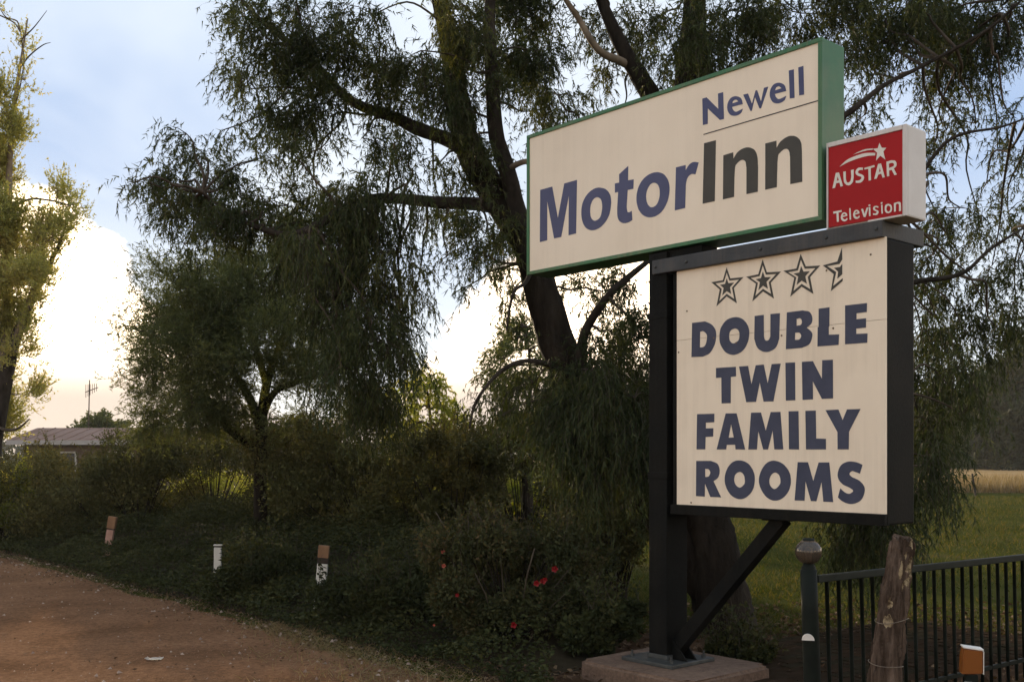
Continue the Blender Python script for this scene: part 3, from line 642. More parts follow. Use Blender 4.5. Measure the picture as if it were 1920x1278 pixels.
('tvtail','1480,1919 1490,1921 1500,1924 1510,1927 1520,1929 1530,1931 1539,1932 1547,1934 1555,1934 1563,1935 1572,1935 1581,1934 1591,1933 1600,1932 1610,1930 1620,1929 1620,1921 1610,1922 1600,1923 1591,1924 1581,1925 1572,1925 1563,1925 1555,1925 1547,1925 1539,1924 1530,1924 1520,1923 1510,1922 1500,1921 1490,1920'),
('tvtail','1383,1862 1394,1869 1404,1876 1415,1883 1426,1889 1438,1895 1451,1899 1465,1902 1480,1904 1494,1906 1508,1908 1521,1909 1534,1910 1547,1911 1559,1911 1572,1910 1585,1908 1598,1906 1612,1903 1625,1900 1638,1897 1636,1881 1626,1883 1615,1885 1605,1886 1594,1888 1583,1889 1571,1889 1558,1889 1545,1889 1532,1888 1519,1887 1506,1886 1493,1885 1481,1883 1468,1881 1454,1879 1440,1876 1426,1873 1412,1869 1398,1865')
]
# ------------------------------------------------------------------ the roadside sign
M_dark = mat('charcoal_paint', (.0042, .0046, .0042), (.008, .0084, .0075), .6, 4, 5, .15, 60, c3=(.022, .019, .014), hi=.66, fine=40, spec=.08, rvar=.12)
M_beam = mat('weathered_charcoal_paint', (.030, .032, .034), (.055, .057, .058), .6, 5, 6, .2, 50, spec=.35, rvar=.12, c3=(.09, .085, .075), hi=.7)
M_green = mat('green_enamel', (.022, .120, .042), (.034, .155, .058), .42, 3, 5, spec=.4, rvar=.1)
M_face = mat('cream_acrylic', (.82, .69, .525), (.88, .75, .58), .38, 1.2, 6, spec=.35, rvar=.06, lo=.3, hi=.6)
M_board = mat('painted_board', (.80, .66, .49), (.87, .735, .56), .6, 1.4, 8, .06, 60, c3=(.84, .705, .535), spec=.25, lo=.22, hi=.5)
M_blue = mat('blue_vinyl', (.040, .048, .125), (.052, .060, .145), .4, 5, 3, spec=.35)
def streaks(m, amt, sx=26.0, seed=0.0, lo=.42, hi=.75):
    """rain streaks and grime running down a face"""
    t, b, o = nodes(m)
    old = b.inputs['Base Color'].links[0].from_socket
    tcn = t.nodes.new('ShaderNodeTexCoord'); mp = t.nodes.new('ShaderNodeMapping')
    mp.inputs['Scale'].default_value = (sx, 1, .55); mp.inputs['Location'].default_value = (seed, 0, 0)
    t.links.new(tcn.outputs['Object'], mp.inputs[0])
    n = t.nodes.new('ShaderNodeTexNoise'); n.inputs['Scale'].default_value = 1; n.inputs['Detail'].default_value = 6; n.inputs['Roughness'].default_value = .65
    t.links.new(mp.outputs[0], n.inputs['Vector'])
    n2 = t.nodes.new('ShaderNodeTexNoise'); n2.inputs['Scale'].default_value = 2.2; n2.inputs['Detail'].default_value = 5
    t.links.new(tcn.outputs['Object'], n2.inputs['Vector'])
    mu = t.nodes.new('ShaderNodeMath'); mu.operation = 'MULTIPLY'
    t.links.new(n.outputs['Fac'], mu.inputs[0]); t.links.new(n2.outputs['Fac'], mu.inputs[1])
    mr = t.nodes.new('ShaderNodeMapRange'); mr.inputs[1].default_value, mr.inputs[2].default_value, mr.inputs[3].default_value, mr.inputs[4].default_value = lo * .5, hi * .5, 0, amt
    t.links.new(mu.outputs[0], mr.inputs[0])
    mx = t.nodes.new('ShaderNodeMix'); mx.data_type = 'RGBA'
    t.links.new(mr.outputs[0], mx.inputs['Factor']); t.links.new(old, mx.inputs['A']); mx.inputs['B'].default_value = (.28, .20, .12, 1)
    t.links.new(mx.outputs['Result'], b.inputs['Base Color'])
streaks(M_face, .07, 15, 11.0); streaks(M_board, .15, 20, 3.0); streaks(M_green, .25, 30, 5.0); streaks(M_dark, .02, 18, 1.0)
M_navy = mat('faded_navy_vinyl', (.040, .046, .078), (.056, .062, .098), .55, 7, 6, spec=.3)
M_brownv = mat('dark_brown_vinyl', (.045, .041, .033), (.058, .053, .042), .5, 5, 3, spec=.3)
M_line = mat('black_line', (.012, .011, .015), None, .5, spec=.3)
M_red = mat('red_acrylic', (.33, .006, .008), (.39, .008, .010), .45, 2, 4, spec=.15)
M_case = mat('white_case_paint', (.62, .575, .53), (.70, .655, .61), .5, 2.5, 6, spec=.3)
M_tvtext = mat('white_vinyl', (.70, .65, .55), (.76, .72, .63), .45, 9, 2, spec=.3)
M_steel = mat('galvanised_plate', (.04, .042, .04), (.075, .078, .072), .55, 9, 5, .1, 40, metal=.3, spec=.4)
M_conc = mat('brown_concrete', (.125, .080, .055), (.18, .118, .082), .92, 3, 9, .35, 70, spec=.15, c3=(.11, .07, .05), dist=.006, fine=30)
M_stain = mat('brown_stain', (.18, .12, .06), (.10, .065, .035), .8, 6, 4)

SIGN_RZ = math.atan2(-.754, .656)
streaks(M_case, .3, 30, 7.0); streaks(M_beam, .1, 25, 9.0)
sign = empty('roadside_sign', (1.232, 8.0, 0), SIGN_RZ)
tag(sign, 'tall roadside motel sign on a dark post with three sign boxes', 'sign')
def zz_(z): return H + z
POST_B = H - 1.57
box('post', -.272, -.094, .0, .24, POST_B + .02, zz_(1.52), M_dark, sign, .006)
box('bearer', -.30, .22, .03, .21, zz_(1.475), zz_(1.532), M_dark, sign, .005)
bar('brace', (-.10, .12, POST_B + .07), (.86, .12, zz_(-.46)), .10, .10, M_dark, sign, .005, up=(0, 1, 0))
plate = box('base_plate', -.44, .07, -.13, .37, H - 1.60, H - 1.57, M_steel, sign, .006)
for bx_, by_ in ((-.38, -.07), (.01, -.07), (-.38, .31), (.01, .31)):
    tb = Tubes(); tb.add([(bx_, by_, H - 1.5705), (bx_, by_, H - 1.545)], [.016, .016], 6)
    tb.add([(bx_, by_, H - 1.544), (bx_, by_, H - 1.520)], [.008, .008], 6)
    tb.build('bolt', M_steel, plate, False)
gus = bmesh.new()
for y0 in (.06, .17):
    vs = [gus.verts.new(p) for p in ((-.094, y0, H - 1.568), (.05, y0, H - 1.568), (-.094, y0, H - 1.40), (-.094, y0 + .012, H - 1.568), (.05, y0 + .012, H - 1.568), (-.094, y0 + .012, H - 1.40))]
    for f in ((0, 1, 2), (3, 5, 4), (0, 3, 4, 1), (1, 4, 5, 2), (2, 5, 3, 0)): gus.faces.new([vs[i] for i in f])
me = bpy.data.meshes.new('gusset'); gus.to_mesh(me); gus.free()
link('gusset', me, M_dark, sign)

def glyph(name, spec, m, parent, y, th=.0016):
    """flat vinyl shape cut from its outline in millimetres on the sign plane"""
    cu = bpy.data.curves.new(name, 'CURVE'); cu.dimensions = '2D'; cu.fill_mode = 'BOTH'; cu.extrude = th / 2
    for cont in spec.split('|'):
        pts = [tuple(int(v) / 1000 for v in q.split(',')) for q in cont.split()]
        sp = cu.splines.new('POLY'); sp.points.add(len(pts) - 1)
        for a, b in zip(sp.points, pts): a.co = (b[0], b[1], 0, 1)
        sp.use_cyclic_u = True
    ob = bpy.data.objects.new(name, cu); COL.objects.link(ob)
    me = bpy.data.meshes.new_from_object(ob.evaluated_get(bpy.context.evaluated_depsgraph_get()))
    bpy.data.objects.remove(ob)
    for v in me.vertices: v.co = (v.co.x, y - v.co.z, H + v.co.y)
    me.name = name
    me.materials.clear()
    return link(name, me, m, parent)

# upper motel box: green case with a cream face
ub = empty('motel_sign_box', (0, 0, 0), 0, sign)
tag(ub, 'large cream motel sign box with a green frame')
x0, x1, z0, z1, fr = -1.672, 1.254, zz_(1.536), zz_(2.746), .030
box('case', x0 + .003, x1 - .003, .012, .262, z0 + .003, z1 - .003, M_green, ub, .004)
box('frame', x0, x1, -.012, .014, z0, z0 + fr, M_green, ub, .004)
box('frame', x0, x1, -.012, .014, z1 - fr, z1, M_green, ub, .004)
box('frame', x0, x0 + fr, -.012, .014, z0 + fr, z1 - fr, M_green, ub, .004)
box('frame', x1 - fr, x1, -.012, .014, z0 + fr, z1 - fr, M_green, ub, .004)
box('face', x0 + fr - .004, -1.4716, -.001, .0115, z0 + fr - .004, z1 - fr + .004, M_face, ub, .0006)
box('face', -1.4704, x1 - fr + .004, -.001, .0115, z0 + fr - .004, z1 - fr + .004, M_face, ub, .0006)
# lower board
lb = empty('rooms_board', (0, 0, 0), 0, sign)
tag(lb, 'cream rooms board listing double twin family rooms under four stars')
box('cabinet', -.055, 1.703, .022, .36, zz_(-.46), zz_(1.353), M_dark, lb, .012)
box('bottom_rail', -.05, 1.703, -.010, .021, zz_(-.462), zz_(-.390), M_dark, lb, .004)
box('face', .002, 1.703, .004, .0215, zz_(-.388), zz_(.838), M_board, lb, .001)
box('face', .002, 1.703, .004, .0215, zz_(.840), zz_(1.36), M_board, lb, .001)
for sx, szz in ((.35, .83), (.02, .75), (.93, .80), (1.33, .815), (1.28, 1.20), (1.60, 1.26), (.10, 1.05), (.14, -.370), (.55, .78)):
    tb = Tubes(); tb.add([(sx, .0042, zz_(szz)), (sx, .0005, zz_(szz))], [.007, .006], 8)
    fx_ = tb.build('fixing', M_stain, lb, False)
beam = box('cap_beam', -.215, 1.697, -.030, .50, zz_(1.356), zz_(1.463), M_beam, sign, .006)
for bx_ in (-.18, .12, .78, 1.30, 1.66):
    tb = Tubes(); tb.add([(bx_, -.029, zz_(1.41)), (bx_, -.036, zz_(1.41)), (bx_, -.041, zz_(1.41))], [.012, .012, .007], 6)
    tb.build('bolt', M_steel, beam, False)
box('bracket', .72, .94, .065, .175, zz_(-.475), zz_(-.4615), M_dark, sign, .002)
box('clamp', -.279, -.087, -.006, .246, zz_(-.20), zz_(-.15), M_dark, sign, .003)
box('clamp', -.279, -.087, -.006, .246, zz_(1.02), zz_(1.07), M_dark, sign, .003)
box('clamp', -.281, -.085, -.008, .248, POST_B + .0, POST_B + .035, M_steel, sign, .004)
# television box
tvb = empty('television_sign_box', (0, 0, 0), 0, sign)
tag(tvb, 'small red and white television sign box on the cap beam')
tx0, tx1, tz0, tz1 = 1.288, 1.852, zz_(1.4635), zz_(2.034)
box('case', tx0, tx1, .006, .236, tz0, tz1, M_case, tvb, .012)
for a in ((tx0, tx0 + .012, tz0, tz1), (tx1 - .028, tx1, tz0, tz1), (tx0 + .012, tx1 - .028, tz1 - .032, tz1)):
    box('rim', a[0] + .001, a[1] - .001, -.012, .0055, a[2] + .001, a[3] - .001, M_case, tvb, .003)
box('rim', tx0 + .30, tx1 - .029, -.012, .0055, tz0 + .001, tz0 + .014, M_case, tvb, .003)
box('face', tx0 + .0125, tx1 - .0285, -.004, .005, tz0 + .0145, tz1 - .0325, M_red, tvb, 0)
GM = {'motor': ('letter', M_blue, ub, -.0022), 'inn': ('letter', M_brownv, ub, -.0022), 'newell': ('letter', M_blue, ub, -.0022), 'rule': ('line', M_line, ub, -.0022),
      'rooms': ('letter', M_navy, lb, .0028), 'starring': ('star_outline', M_brownv, lb, .0028), 'starcore': ('star', M_brownv, lb, .0028),
      'tv': ('letter', M_tvtext, tvb, -.0054), 'tvstar': ('star', M_tvtext, tvb, -.0054), 'tvtail': ('comet_tail', M_tvtext, tvb, -.0054)}
for wd, spec in GLYPHS:
    nm, m_, par, yy = GM[wd]
    glyph(nm, spec, m_, par, yy)

# concrete plinth
pl = empty('concrete_plinth', (1.232, 8.0, 0), SIGN_RZ)
bm = bmesh.new()
bmesh.ops.create_cube(bm, size=1)
for v in bm.verts: v.co = (-.11 + v.co.x * 1.12, .10 + v.co.y * .99, (H - 1.60) / 2 - .10 + v.co.z * ((H - 1.60) + .2))
bmesh.ops.bevel(bm, geom=[e for e in bm.edges if abs(e.verts[0].co.z - e.verts[1].co.z) > .1], offset=.07, segments=4, affect='EDGES')
bmesh.ops.bevel(bm, geom=[e for e in bm.edges if all(v.co.z > .1 for v in e.verts)], offset=.02, segments=3, affect='EDGES')
bmesh.ops.subdivide_edges(bm, edges=[e for e in bm.edges if e.calc_length() > .2], cuts=5, use_grid_fill=True)
for v in bm.verts:
    if v.co.z < H - 1.602: v.co += Vector((mnoise.noise(v.co * 4), mnoise.noise(v.co * 4 + Vector((5, 0, 0))), 0)) * .012
bm.normal_update()
me = bpy.data.meshes.new('concrete_plinth'); bm.to_mesh(me); bm.free()
bpy.data.objects.remove(pl)
pl = link('concrete_plinth', me, M_conc, None)
pl.location = (1.232, 8.0, 0); pl.rotation_euler = (0, 0, SIGN_RZ)
tag(pl, 'low brown concrete plinth under the base plate of the sign post', 'plinth')

# ------------------------------------------------------------------ fence on the right
M_fence = mat('dark_green_paint', (.005, .007, .005), (.010, .013, .009), .6, 8, 4, spec=.12, rvar=.12)
M_rail = mat('worn_green_rail', (.008, .011, .008), (.018, .021, .016), .55, 9, 4, spec=.15, rvar=.1)
M_glass = bpy.data.materials.new('smoky_globe')
t_, b_, o_ = nodes(M_glass)
b_.inputs['Base Color'].default_value = (.30, .24, .18, 1)
b_.inputs['Roughness'].default_value = .06
b_.inputs['Transmission Weight'].default_value = .85
b_.inputs['IOR'].default_value = 1.42
FA = Vector((1.795, 6.33, 0)); FD = Vector((.803, .595, 0)).normalized()
LEAN = R(2.4)
fence = empty('picket_fence', FA, math.atan2(FD.y, FD.x))
fence.rotation_euler = (0, 0, math.atan2(FD.y, FD.x))
tag(fence, 'dark green metal fence with thin upright bars on the right', 'fence')
def fz(z, x=0.0): return z
FL = 3.6
# in the fence's own frame x runs along it; the bars lean a little along the run
bar('top_rail', (.02, 0, 1.0), (FL, 0, .985), .045, .030, M_rail, fence, .006, up=(0, 1, 0))
bar('bottom_rail', (.04, 0, .235), (FL, 0, .25), .03, .022, M_fence, fence, .004, up=(0, 1, 0))
k = 0; x = .115
while x < FL - .05:
    ln = LEAN + R(.5) * mnoise.noise((x * 5, 0, 0))
    tb = Tubes(); tb.add([(x, .0, .985 - .002 * x), (x + math.tan(ln) * .5, 0.001 * math.sin(x * 9), .5), (x + math.tan(ln) * .9, 0, .11)], [.0125, .0125, .0125], 8)
    tb.build('picket', M_fence, fence)
    x += .113; k += 1
gp = empty('lamp_post', FA + FD * -.055 + Vector((0, 0, 0)))
tag(gp, 'dark green end post of the fence with a glass globe lamp', 'lamp post')
tb = Tubes(); tb.add([(.028, 0, -.05), (.022, 0, .4), (.008, 0, .8), (0, 0, 1.06)], [.050, .050, .049, .048], 16); tb.build('post', M_fence, gp)
tb = Tubes(); tb.add([(0, 0, 1.055), (0, 0, 1.075), (0, 0, 1.085), (0, 0, 1.10)], [.042, .042, .034, .030], 14); tb.build('collar', M_fence, gp)
bm = bmesh.new(); bmesh.ops.create_uvsphere(bm, u_segments=32, v_segments=20, radius=.078)
for v in bm.verts:
    v.co.z *= .96; v.co.z += 1.165
for f in bm.faces: f.smooth = True
inner = bmesh.ops.create_uvsphere(bm, u_segments=32, v_segments=20, radius=.074)['verts']
for v in inner: v.co.z *= .96; v.co.z += 1.165
fs = {f for v in inner for f in v.link_faces}
for f in fs: f.smooth = True
bmesh.ops.reverse_faces(bm, faces=list(fs))
me = bpy.data.meshes.new('globe'); bm.to_mesh(me); bm.free(); link('globe', me, M_glass, gp)
tb = Tubes(); tb.add([(0, 0, 1.100), (0, 0, 1.15), (0, 0, 1.165), (0, 0, 1.185), (0, 0, 1.195)], [.018, .018, .026, .022, .006], 12)
tb.build('bulb', mat('dusty_bulb', (.35, .31, .26), (.45, .4, .34), .5, 9, 2), gp)
tb = Tubes(); tb.add([(0, 0, 1.234), (0, 0, 1.244), (0, 0, 1.248)], [.036, .034, .01], 16); tb.build('globe_cap', M_rail, gp)
M_wplastic = mat('white_plastic', (.62, .57, .50), (.72, .67, .6), .5, 6, 3, spec=.3)
bm = bmesh.new()
seg = 12
prof = [(math.cos(a) * .036, math.sin(a) * .036) for a in [math.pi * i / seg for i in range(seg + 1)]]
fr_ = [bm.verts.new((p[0], -.012, p[1])) for p in prof]; bk = [bm.verts.new((p[0] * .93, .034, p[1] * .93)) for p in prof]
bm.faces.new(fr_); bm.faces.new(bk[::-1])
for i in range(seg): bm.faces.new((fr_[i + 1], fr_[i], bk[i], bk[i + 1]))
bm.faces.new((fr_[0], fr_[-1], bk[-1], bk[0]))
bmesh.ops.recalc_face_normals(bm, faces=list(bm.faces))
me = bpy.data.meshes.new('cap_fitting'); bm.to_mesh(me); bm.free()
o = link('cap_fitting', me, M_wplastic, gp, (-.020, -.062, .655)); o.rotation_euler = (0, 0, R(-14))
tag(o, 'white half round plastic fitting on the post')

# ------------------------------------------------------------------ weathered log post in front of the fence
M_log = mat('grey_brown_bark', (.034, .023, .016), (.145, .102, .075), .95, 16, 8, 1.0, 60, stretch=(1, 1, .12), spec=.0, dist=.03, fine=60)
M_wire = mat('rusty_wire', (.15, .12, .09), (.25, .2, .15), .6, 20, 2, metal=.4)
D = 5.95
lp = empty('log_post', (P(1655, 1400, D).x, D, 0))
tag(lp, 'leaning weathered log post with peeling bark in front of the fence', 'post')
b0 = Vector((P(1655, 1400, D).x, D, 0))
axis = [P(1640, 1440, D), P(1651, 1340, D), P(1660, 1250, D), P(1668, 1190, D), P(1677, 1120, D), P(1686, 1060, D), P(1692, 1018, D), P(1694, 1008, D)]
axis = [a - b0 for a in axis]
rad = [.088, .086, .082, .079, .076, .070, .064, .045]
A_, R_ = spline(np.array([list(a) for a in axis]), np.array(rad), 12)
def zrow(y): return H + (HORIZON - y) / FPX * D
tb = Tubes(); tb.add(axis, rad, 56, 16, .035, 3); lg_ = tb.build('log', M_log, lp)
PEEL = [(1066, 45, 27, 30), (1088, 35, 12, 22), (1018, 36, 9, 14), (1064, -12, 18, 7), (1129, -36, 9, 14), (1160, -34, 13, 20), (1098, 9, 9, 5), (1040, 5, 10, 5)]   # row, angle, half height, half angle
att = lg_.data.attributes.new('peel', 'FLOAT', 'POINT')
val = []
for v in lg_.data.vertices:
    i = int(np.argmin(abs(A_[:, 2] - v.co.z))); ax_ = Vector(A_[i])
    an = math.degrees(math.atan2(v.co.x - ax_.x, -(v.co.y - ax_.y)))
    row_ = HORIZON - (v.co.z - H) * FPX / D
    e_ = mnoise.fractal((an * .09, row_ * .05, 2.0), .9, 2.2, 4) * .55
    val.append(max(max(1 - math.hypot((row_ - q[0]) / q[2], (an - q[1]) / q[3]) for q in PEEL) + e_, -1))
att.data.foreach_set('value', val)
for v, pv in zip(lg_.data.vertices, val):
    n_ = mnoise.fractal((v.co.x * 48, v.co.y * 48, v.co.z * 7), 1, 2, 4)
    i = int(np.argmin(abs(A_[:, 2] - v.co.z))); out_ = (v.co - Vector(A_[i])); out_.z = 0
    if out_.length > 1e-4: out_.normalize()
    k_ = .016 * n_ - (.007 if pv > .08 else 0)
    v.co += out_ * k_
    if v.co.z > zrow(1024): v.co.z += .03 * mnoise.noise(Vector((v.co.x * 45, v.co.y * 45, 1)))
t_, b_, o_ = nodes(M_log)
old = b_.inputs['Base Color'].links[0].from_socket
at_ = t_.nodes.new('ShaderNodeAttribute'); at_.attribute_name = 'peel'
ms_ = t_.nodes.new('ShaderNodeMapRange'); ms_.inputs[1].default_value, ms_.inputs[2].default_value = .02, .10
t_.links.new(at_.outputs['Fac'], ms_.inputs[0])
n_ = t_.nodes.new('ShaderNodeTexNoise'); n_.inputs['Scale'].default_value = 45; n_.inputs['Detail'].default_value = 6
tc_ = t_.nodes.new('ShaderNodeTexCoord'); t_.links.new(tc_.outputs['Object'], n_.inputs['Vector'])
rp_ = t_.nodes.new('ShaderNodeValToRGB'); rp_.color_ramp.elements[0].position, rp_.color_ramp.elements[1].position = .36, .58
rp_.color_ramp.elements[0].color = (.09, .06, .035, 1); rp_.color_ramp.elements[1].color = (.36, .28, .17, 1)
t_.links.new(n_.outputs['Fac'], rp_.inputs[0])
mx_ = t_.nodes.new('ShaderNodeMix'); mx_.data_type = 'RGBA'
t_.links.new(ms_.outputs[0], mx_.inputs['Factor']); t_.links.new(old, mx_.inputs['A']); t_.links.new(rp_.outputs[0], mx_.inputs['B'])
t_.links.new(mx_.outputs['Result'], b_.inputs['Base Color'])
for yy, dz_ in ((1243, -.012), (1161, .010)):
    i = int(np.argmin(abs(A_[:, 2] - zrow(yy))))
    c_ = A_[i]; r_ = R_[i] + .011
    tb = Tubes(); tb.add([(c_[0] + math.cos(a) * r_, c_[1] + math.sin(a) * r_, c_[2] + dz_ * math.cos(a) - .006 * math.sin(a * 2)) for a in np.linspace(0, 6.2, 30)], [.0022] * 30, 5)
    tb.build('wire', M_wire, lp)

# amber marker
M_amber = bpy.data.materials.new('amber_plastic')
t_, b_, o_ = nodes(M_amber)
b_.inputs['Base Color'].default_value = (.20, .060, .006, 1); b_.inputs['Roughness'].default_value = .3
b_.inputs['Subsurface Weight'].default_value = .3; b_.inputs['Subsurface Radius'].default_value = (.02, .01, .004)
D = 5.6
am = empty('amber_marker', (P(1822, 1400, D).x, D, 0), R(-12))
tag(am, 'small amber plastic marker with a pale top on a short post, lower right', 'marker')
za, zb = zrow(0), 0
def zr(y, d): return H + (HORIZON - y) / FPX * d
bm = bmesh.new()
prof = [(-.056, zr(1262, D)), (.050, zr(1260, D)), (.050, zr(1217, D)), (-.044, zr(1213, D)), (-.052, zr(1228, D))]
f0 = [bm.verts.new((a, -.03, b)) for a, b in prof]; f1 = [bm.verts.new((a, .045, b)) for a, b in prof]
bm.faces.new(f0); bm.faces.new(f1[::-1])
for i in range(5): bm.faces.new((f0[(i + 1) % 5], f0[i], f1[i], f1[(i + 1) % 5]))
bmesh.ops.recalc_face_normals(bm, faces=list(bm.faces))
bmesh.ops.bevel(bm, geom=list(bm.edges), offset=.005, segments=2, affect='EDGES')
me = bpy.data.meshes.new('lens'); bm.to_mesh(me); bm.free(); link('lens', me, M_amber, am)
bar('lid', (-.047, .007, zr(1211.5, D)), (.053, .007, zr(1215.5, D)), .008, .082, M_wplastic, am, .002, up=(0, 1, 0))
box('side_strip', .0505, .0545, -.032, .046, zr(1261, D), zr(1218, D), M_wplastic, am, .001)
box('post', -.032, .028, -.018, .03, -.05, zr(1263, D), M_fence, am, .004)
box('collar', -.042, -.002, -.045, -.019, zr(1290, D), zr(1276, D), M_wplastic, am, .003)

# ------------------------------------------------------------------ brick path beyond the fence
M_paver = [mat('paver_%d' % i, c1, c2, .95, 6, 5, .3, 50, spec=.0) for i, (c1, c2) in enumerate((((.028, .019, .012), (.046, .032, .021)), ((.034, .022, .014), (.052, .035, .023)), ((.027, .022, .014), (.042, .034, .022))))]
path = empty('brick_path', FA + Vector((FD.y, -FD.x, 0)) * -0.0, math.atan2(FD.y, FD.x))
M_bed = mat('path_sand', (.03, .022, .014), (.05, .036, .024), .95, 5, 5, spec=0)
tag(path, kind='structure')
bed = box('sand_bed', .25, 4.5, .60, 2.4, -.05, .036, M_bed, path, 0)
meshes = []
for i in range(6):
    ob = box('brick', -.112, .112, -.054, .054, 0, .05, M_paver[i % 3], None, .006)
    r2 = np.random.default_rng(i)
    for v in ob.data.vertices: v.co.z += .003 * r2.normal() if v.co.z > .04 else 0
    meshes.append(ob.data); bpy.data.objects.remove(ob)
r2 = np.random.default_rng(3)
row = 0; y = .66
while y < 2.35:
    x = .38 + (.115 if row % 2 else 0)
    while x < 4.35:
        o = bpy.data.objects.new('brick', meshes[int(r2.integers(6))]); COL.objects.link(o); o.parent = path
        o.location = (x + r2.normal() * .003, y + r2.normal() * .002, .012 + r2.normal() * .003)
        o.rotation_euler = (r2.normal() * .012, r2.normal() * .012, r2.normal() * .012 + (math.pi if r2.random() < .5 else 0))
        x += .232
    y += .116; row += 1

# ------------------------------------------------------------------ guide posts in the creeper
M_wpaint = mat('flaking_white_paint', (.55, .50, .42), (.66, .62, .54), .8, 9, 7, .3, 60, c3=(.30, .20, .12), lo=.3, hi=.72)
M_bwood = mat('reddish_timber', (.17, .085, .042), (.27, .15, .078), .85, 7, 6, .5, 30, stretch=(1, 1, .2))
M_pinkp = mat('faded_pink_paint', (.36, .20, .145), (.48, .29, .22), .85, 9, 6, .3, 60)
M_band = mat('dark_band', (.03, .02, .014), (.045, .03, .02), .8, 9, 3)
def guide_post(label, px, ytop, ybot, D, wpx, lean_px, cols, depth_frac=.45):
    """timber marker: (top row, bottom row, material) pieces stacked down a leaning post"""
    wd = wpx / FPX * D; base = P(px - lean_px * 2.2, 1278, D)
    root = empty('guide_post', (P(px, ybot, D).x, D, 0)); tag(root, label, 'guide post')
    org = Vector((P(px, ybot, D).x, D, 0))
    def ax(y): return P(px + lean_px * (ybot - y) / (ybot - ytop), y, D) - org
    zl = None
    for nm, y0, y1, m, wk in cols:
        a, b = ax(y1), ax(y0)
        bar(nm, a, b, wd * wk, wd * depth_frac * wk, m, root, .006, up=(0, 1, 0))
    return root
guide_post('timber guide post with brown top and white lower half, nearest the rose bush', 598, 1022, 1140, 11.35, 20, 10,
           (('top', 1022, 1045, M_bwood, 1.0), ('band', 1045.2, 1055.8, M_band, .99), ('shaft', 1056, 1150, M_wpaint, .97)), .5)
guide_post('short white guide post with a flat cap, standing upright in the creeper', 408, 1020, 1100, 13.4, 13.5, .5,
           (('cap', 1020, 1022.6, M_wpaint, 1.16), ('neck', 1022.8, 1025.2, M_band, 1.0), ('shaft', 1025.4, 1110, M_wpaint, 1.0)), .5)
guide_post('leaning timber guide post, brown above pink, farthest along the road', 200, 968, 1040, 16.8, 13, 12,
           (('top', 968, 990, M_bwood, 1.15), ('band', 990.2, 992.3, M_band, 1.1), ('shaft', 992.5, 1045, M_pinkp, 1.0)), .6)

# scrap of paper on the road
bm = bmesh.new(); c = G(289, 1243)
vs = {}
for i in range(7):
    for j in range(5):
        x = -.062 + .124 * i / 6; y = -.035 + .07 * j / 4
        z = .0385 + .012 * mnoise.noise((x * 22, y * 22, 1)) + (.014 if i == 0 else 0) + .008 * (j == 4)
        vs[i, j] = bm.verts.new((x + .008 * mnoise.noise((i, j, 0)), y + .35 * x, z))
for i in range(6):
    for j in range(4): bm.faces.new((vs[i, j], vs[i + 1, j], vs[i + 1, j + 1], vs[i, j + 1]))
r_ = bmesh.ops.solidify(bm, geom=list(bm.faces), thickness=.002)
me = bpy.data.meshes.new('paper_scrap'); bm.to_mesh(me); bm.free()
o = link('paper_scrap', me, M_wplastic, None, (c.x, c.y, .0)); tag(o, 'crumpled pale scrap of paper lying on the dirt road', 'litter')

# ------------------------------------------------------------------ far building on the left, its aerial
M_roof = mat('pinkish_roof_sheet', (.22, .15, .12), (.27, .19, .155), .95, spec=0, scale=.6)
M_wall = mat('dark_brick_wall', (.10, .075, .06), (.15, .11, .09), .9, 3, 4)
bl = empty('low_building', (P(320, 848, 46).x, 46, 0)); tag(bl, 'long low building with a flat pinkish roof behind the hedge', 'building')
cx = P(320, 848, 46).x
xa, xb = P(12, 848, 46).x - cx, P(640, 848, 46).x - cx
zt, zf_ = zr(801, 46), zr(824, 46)
bm = bmesh.new()
q = [bm.verts.new(p) for p in ((xa, 0, zf_), (xb, 0, zf_), (xb, 3, zt + .05), (xa, 3, zt + .05), (xa, 0, zf_ - .08), (xb, 0, zf_ - .08), (xb, 3, zt - .05), (xa, 3, zt - .05))]
for f in ((0, 1, 2, 3), (4, 7, 6, 5), (0, 4, 5, 1), (1, 5, 6, 2), (2, 6, 7, 3), (3, 7, 4, 0)): bm.faces.new([q[i] for i in f])
me = bpy.data.meshes.new('roof'); bm.to_mesh(me); bm.free(); link('roof', me, M_roof, bl)
for i in range(26):
    rx_ = xa + .3 + i * (xb - xa - .6) / 25
    bar('roof_rib', (rx_, -.01, zf_ + .012), (rx_, 2.97, zt + .058), .05, .035, M_roof, bl, .004)
box('fascia', xa - .03, xb + .03, -.06, -.004, zf_ - .22, zf_ - .02, mat('grey_fascia', (.30, .27, .25), (.36, .33, .31), .6, 2, 3), bl, .01)
box('wall', xa + .5, xb - .5, .6, 2.9, 0, zf_ - .09, M_wall, bl, 0)
for i in range(5):
    wx = xa + 1.6 + i * 2.5
    wo = box('window', wx, wx + 1.2, .54, .597, .9, 1.8, mat('window_frame_%d' % i, (.4, .38, .35), None, .5), bl, .01)
    box('pane', wx + .08, wx + 1.12, .525, .538, .98, 1.72, mat('dark_pane_%d' % i, (.02, .025, .03), None, .1, spec=.6), wo, 0)
Da = 50
ant = empty('aerial', (P(166, 848, Da).x, Da, 0)); tag(ant, 'thin television aerial mast rising above the low building roof', 'aerial')
A0 = Vector((P(166, 848, Da).x, Da, 0))
tb = Tubes(); tb.add([(0, 0, 0), P(166, 800, Da) - A0, P(168, 712, Da) - A0], [.03, .03, .022], 6); tb.build('mast', M_twig, ant)
tb = Tubes()
tb.add([P(160, 735, Da) - A0, P(184, 726, Da) - A0], [.02, .02], 5)
tb.build('boom', M_twig, ant)
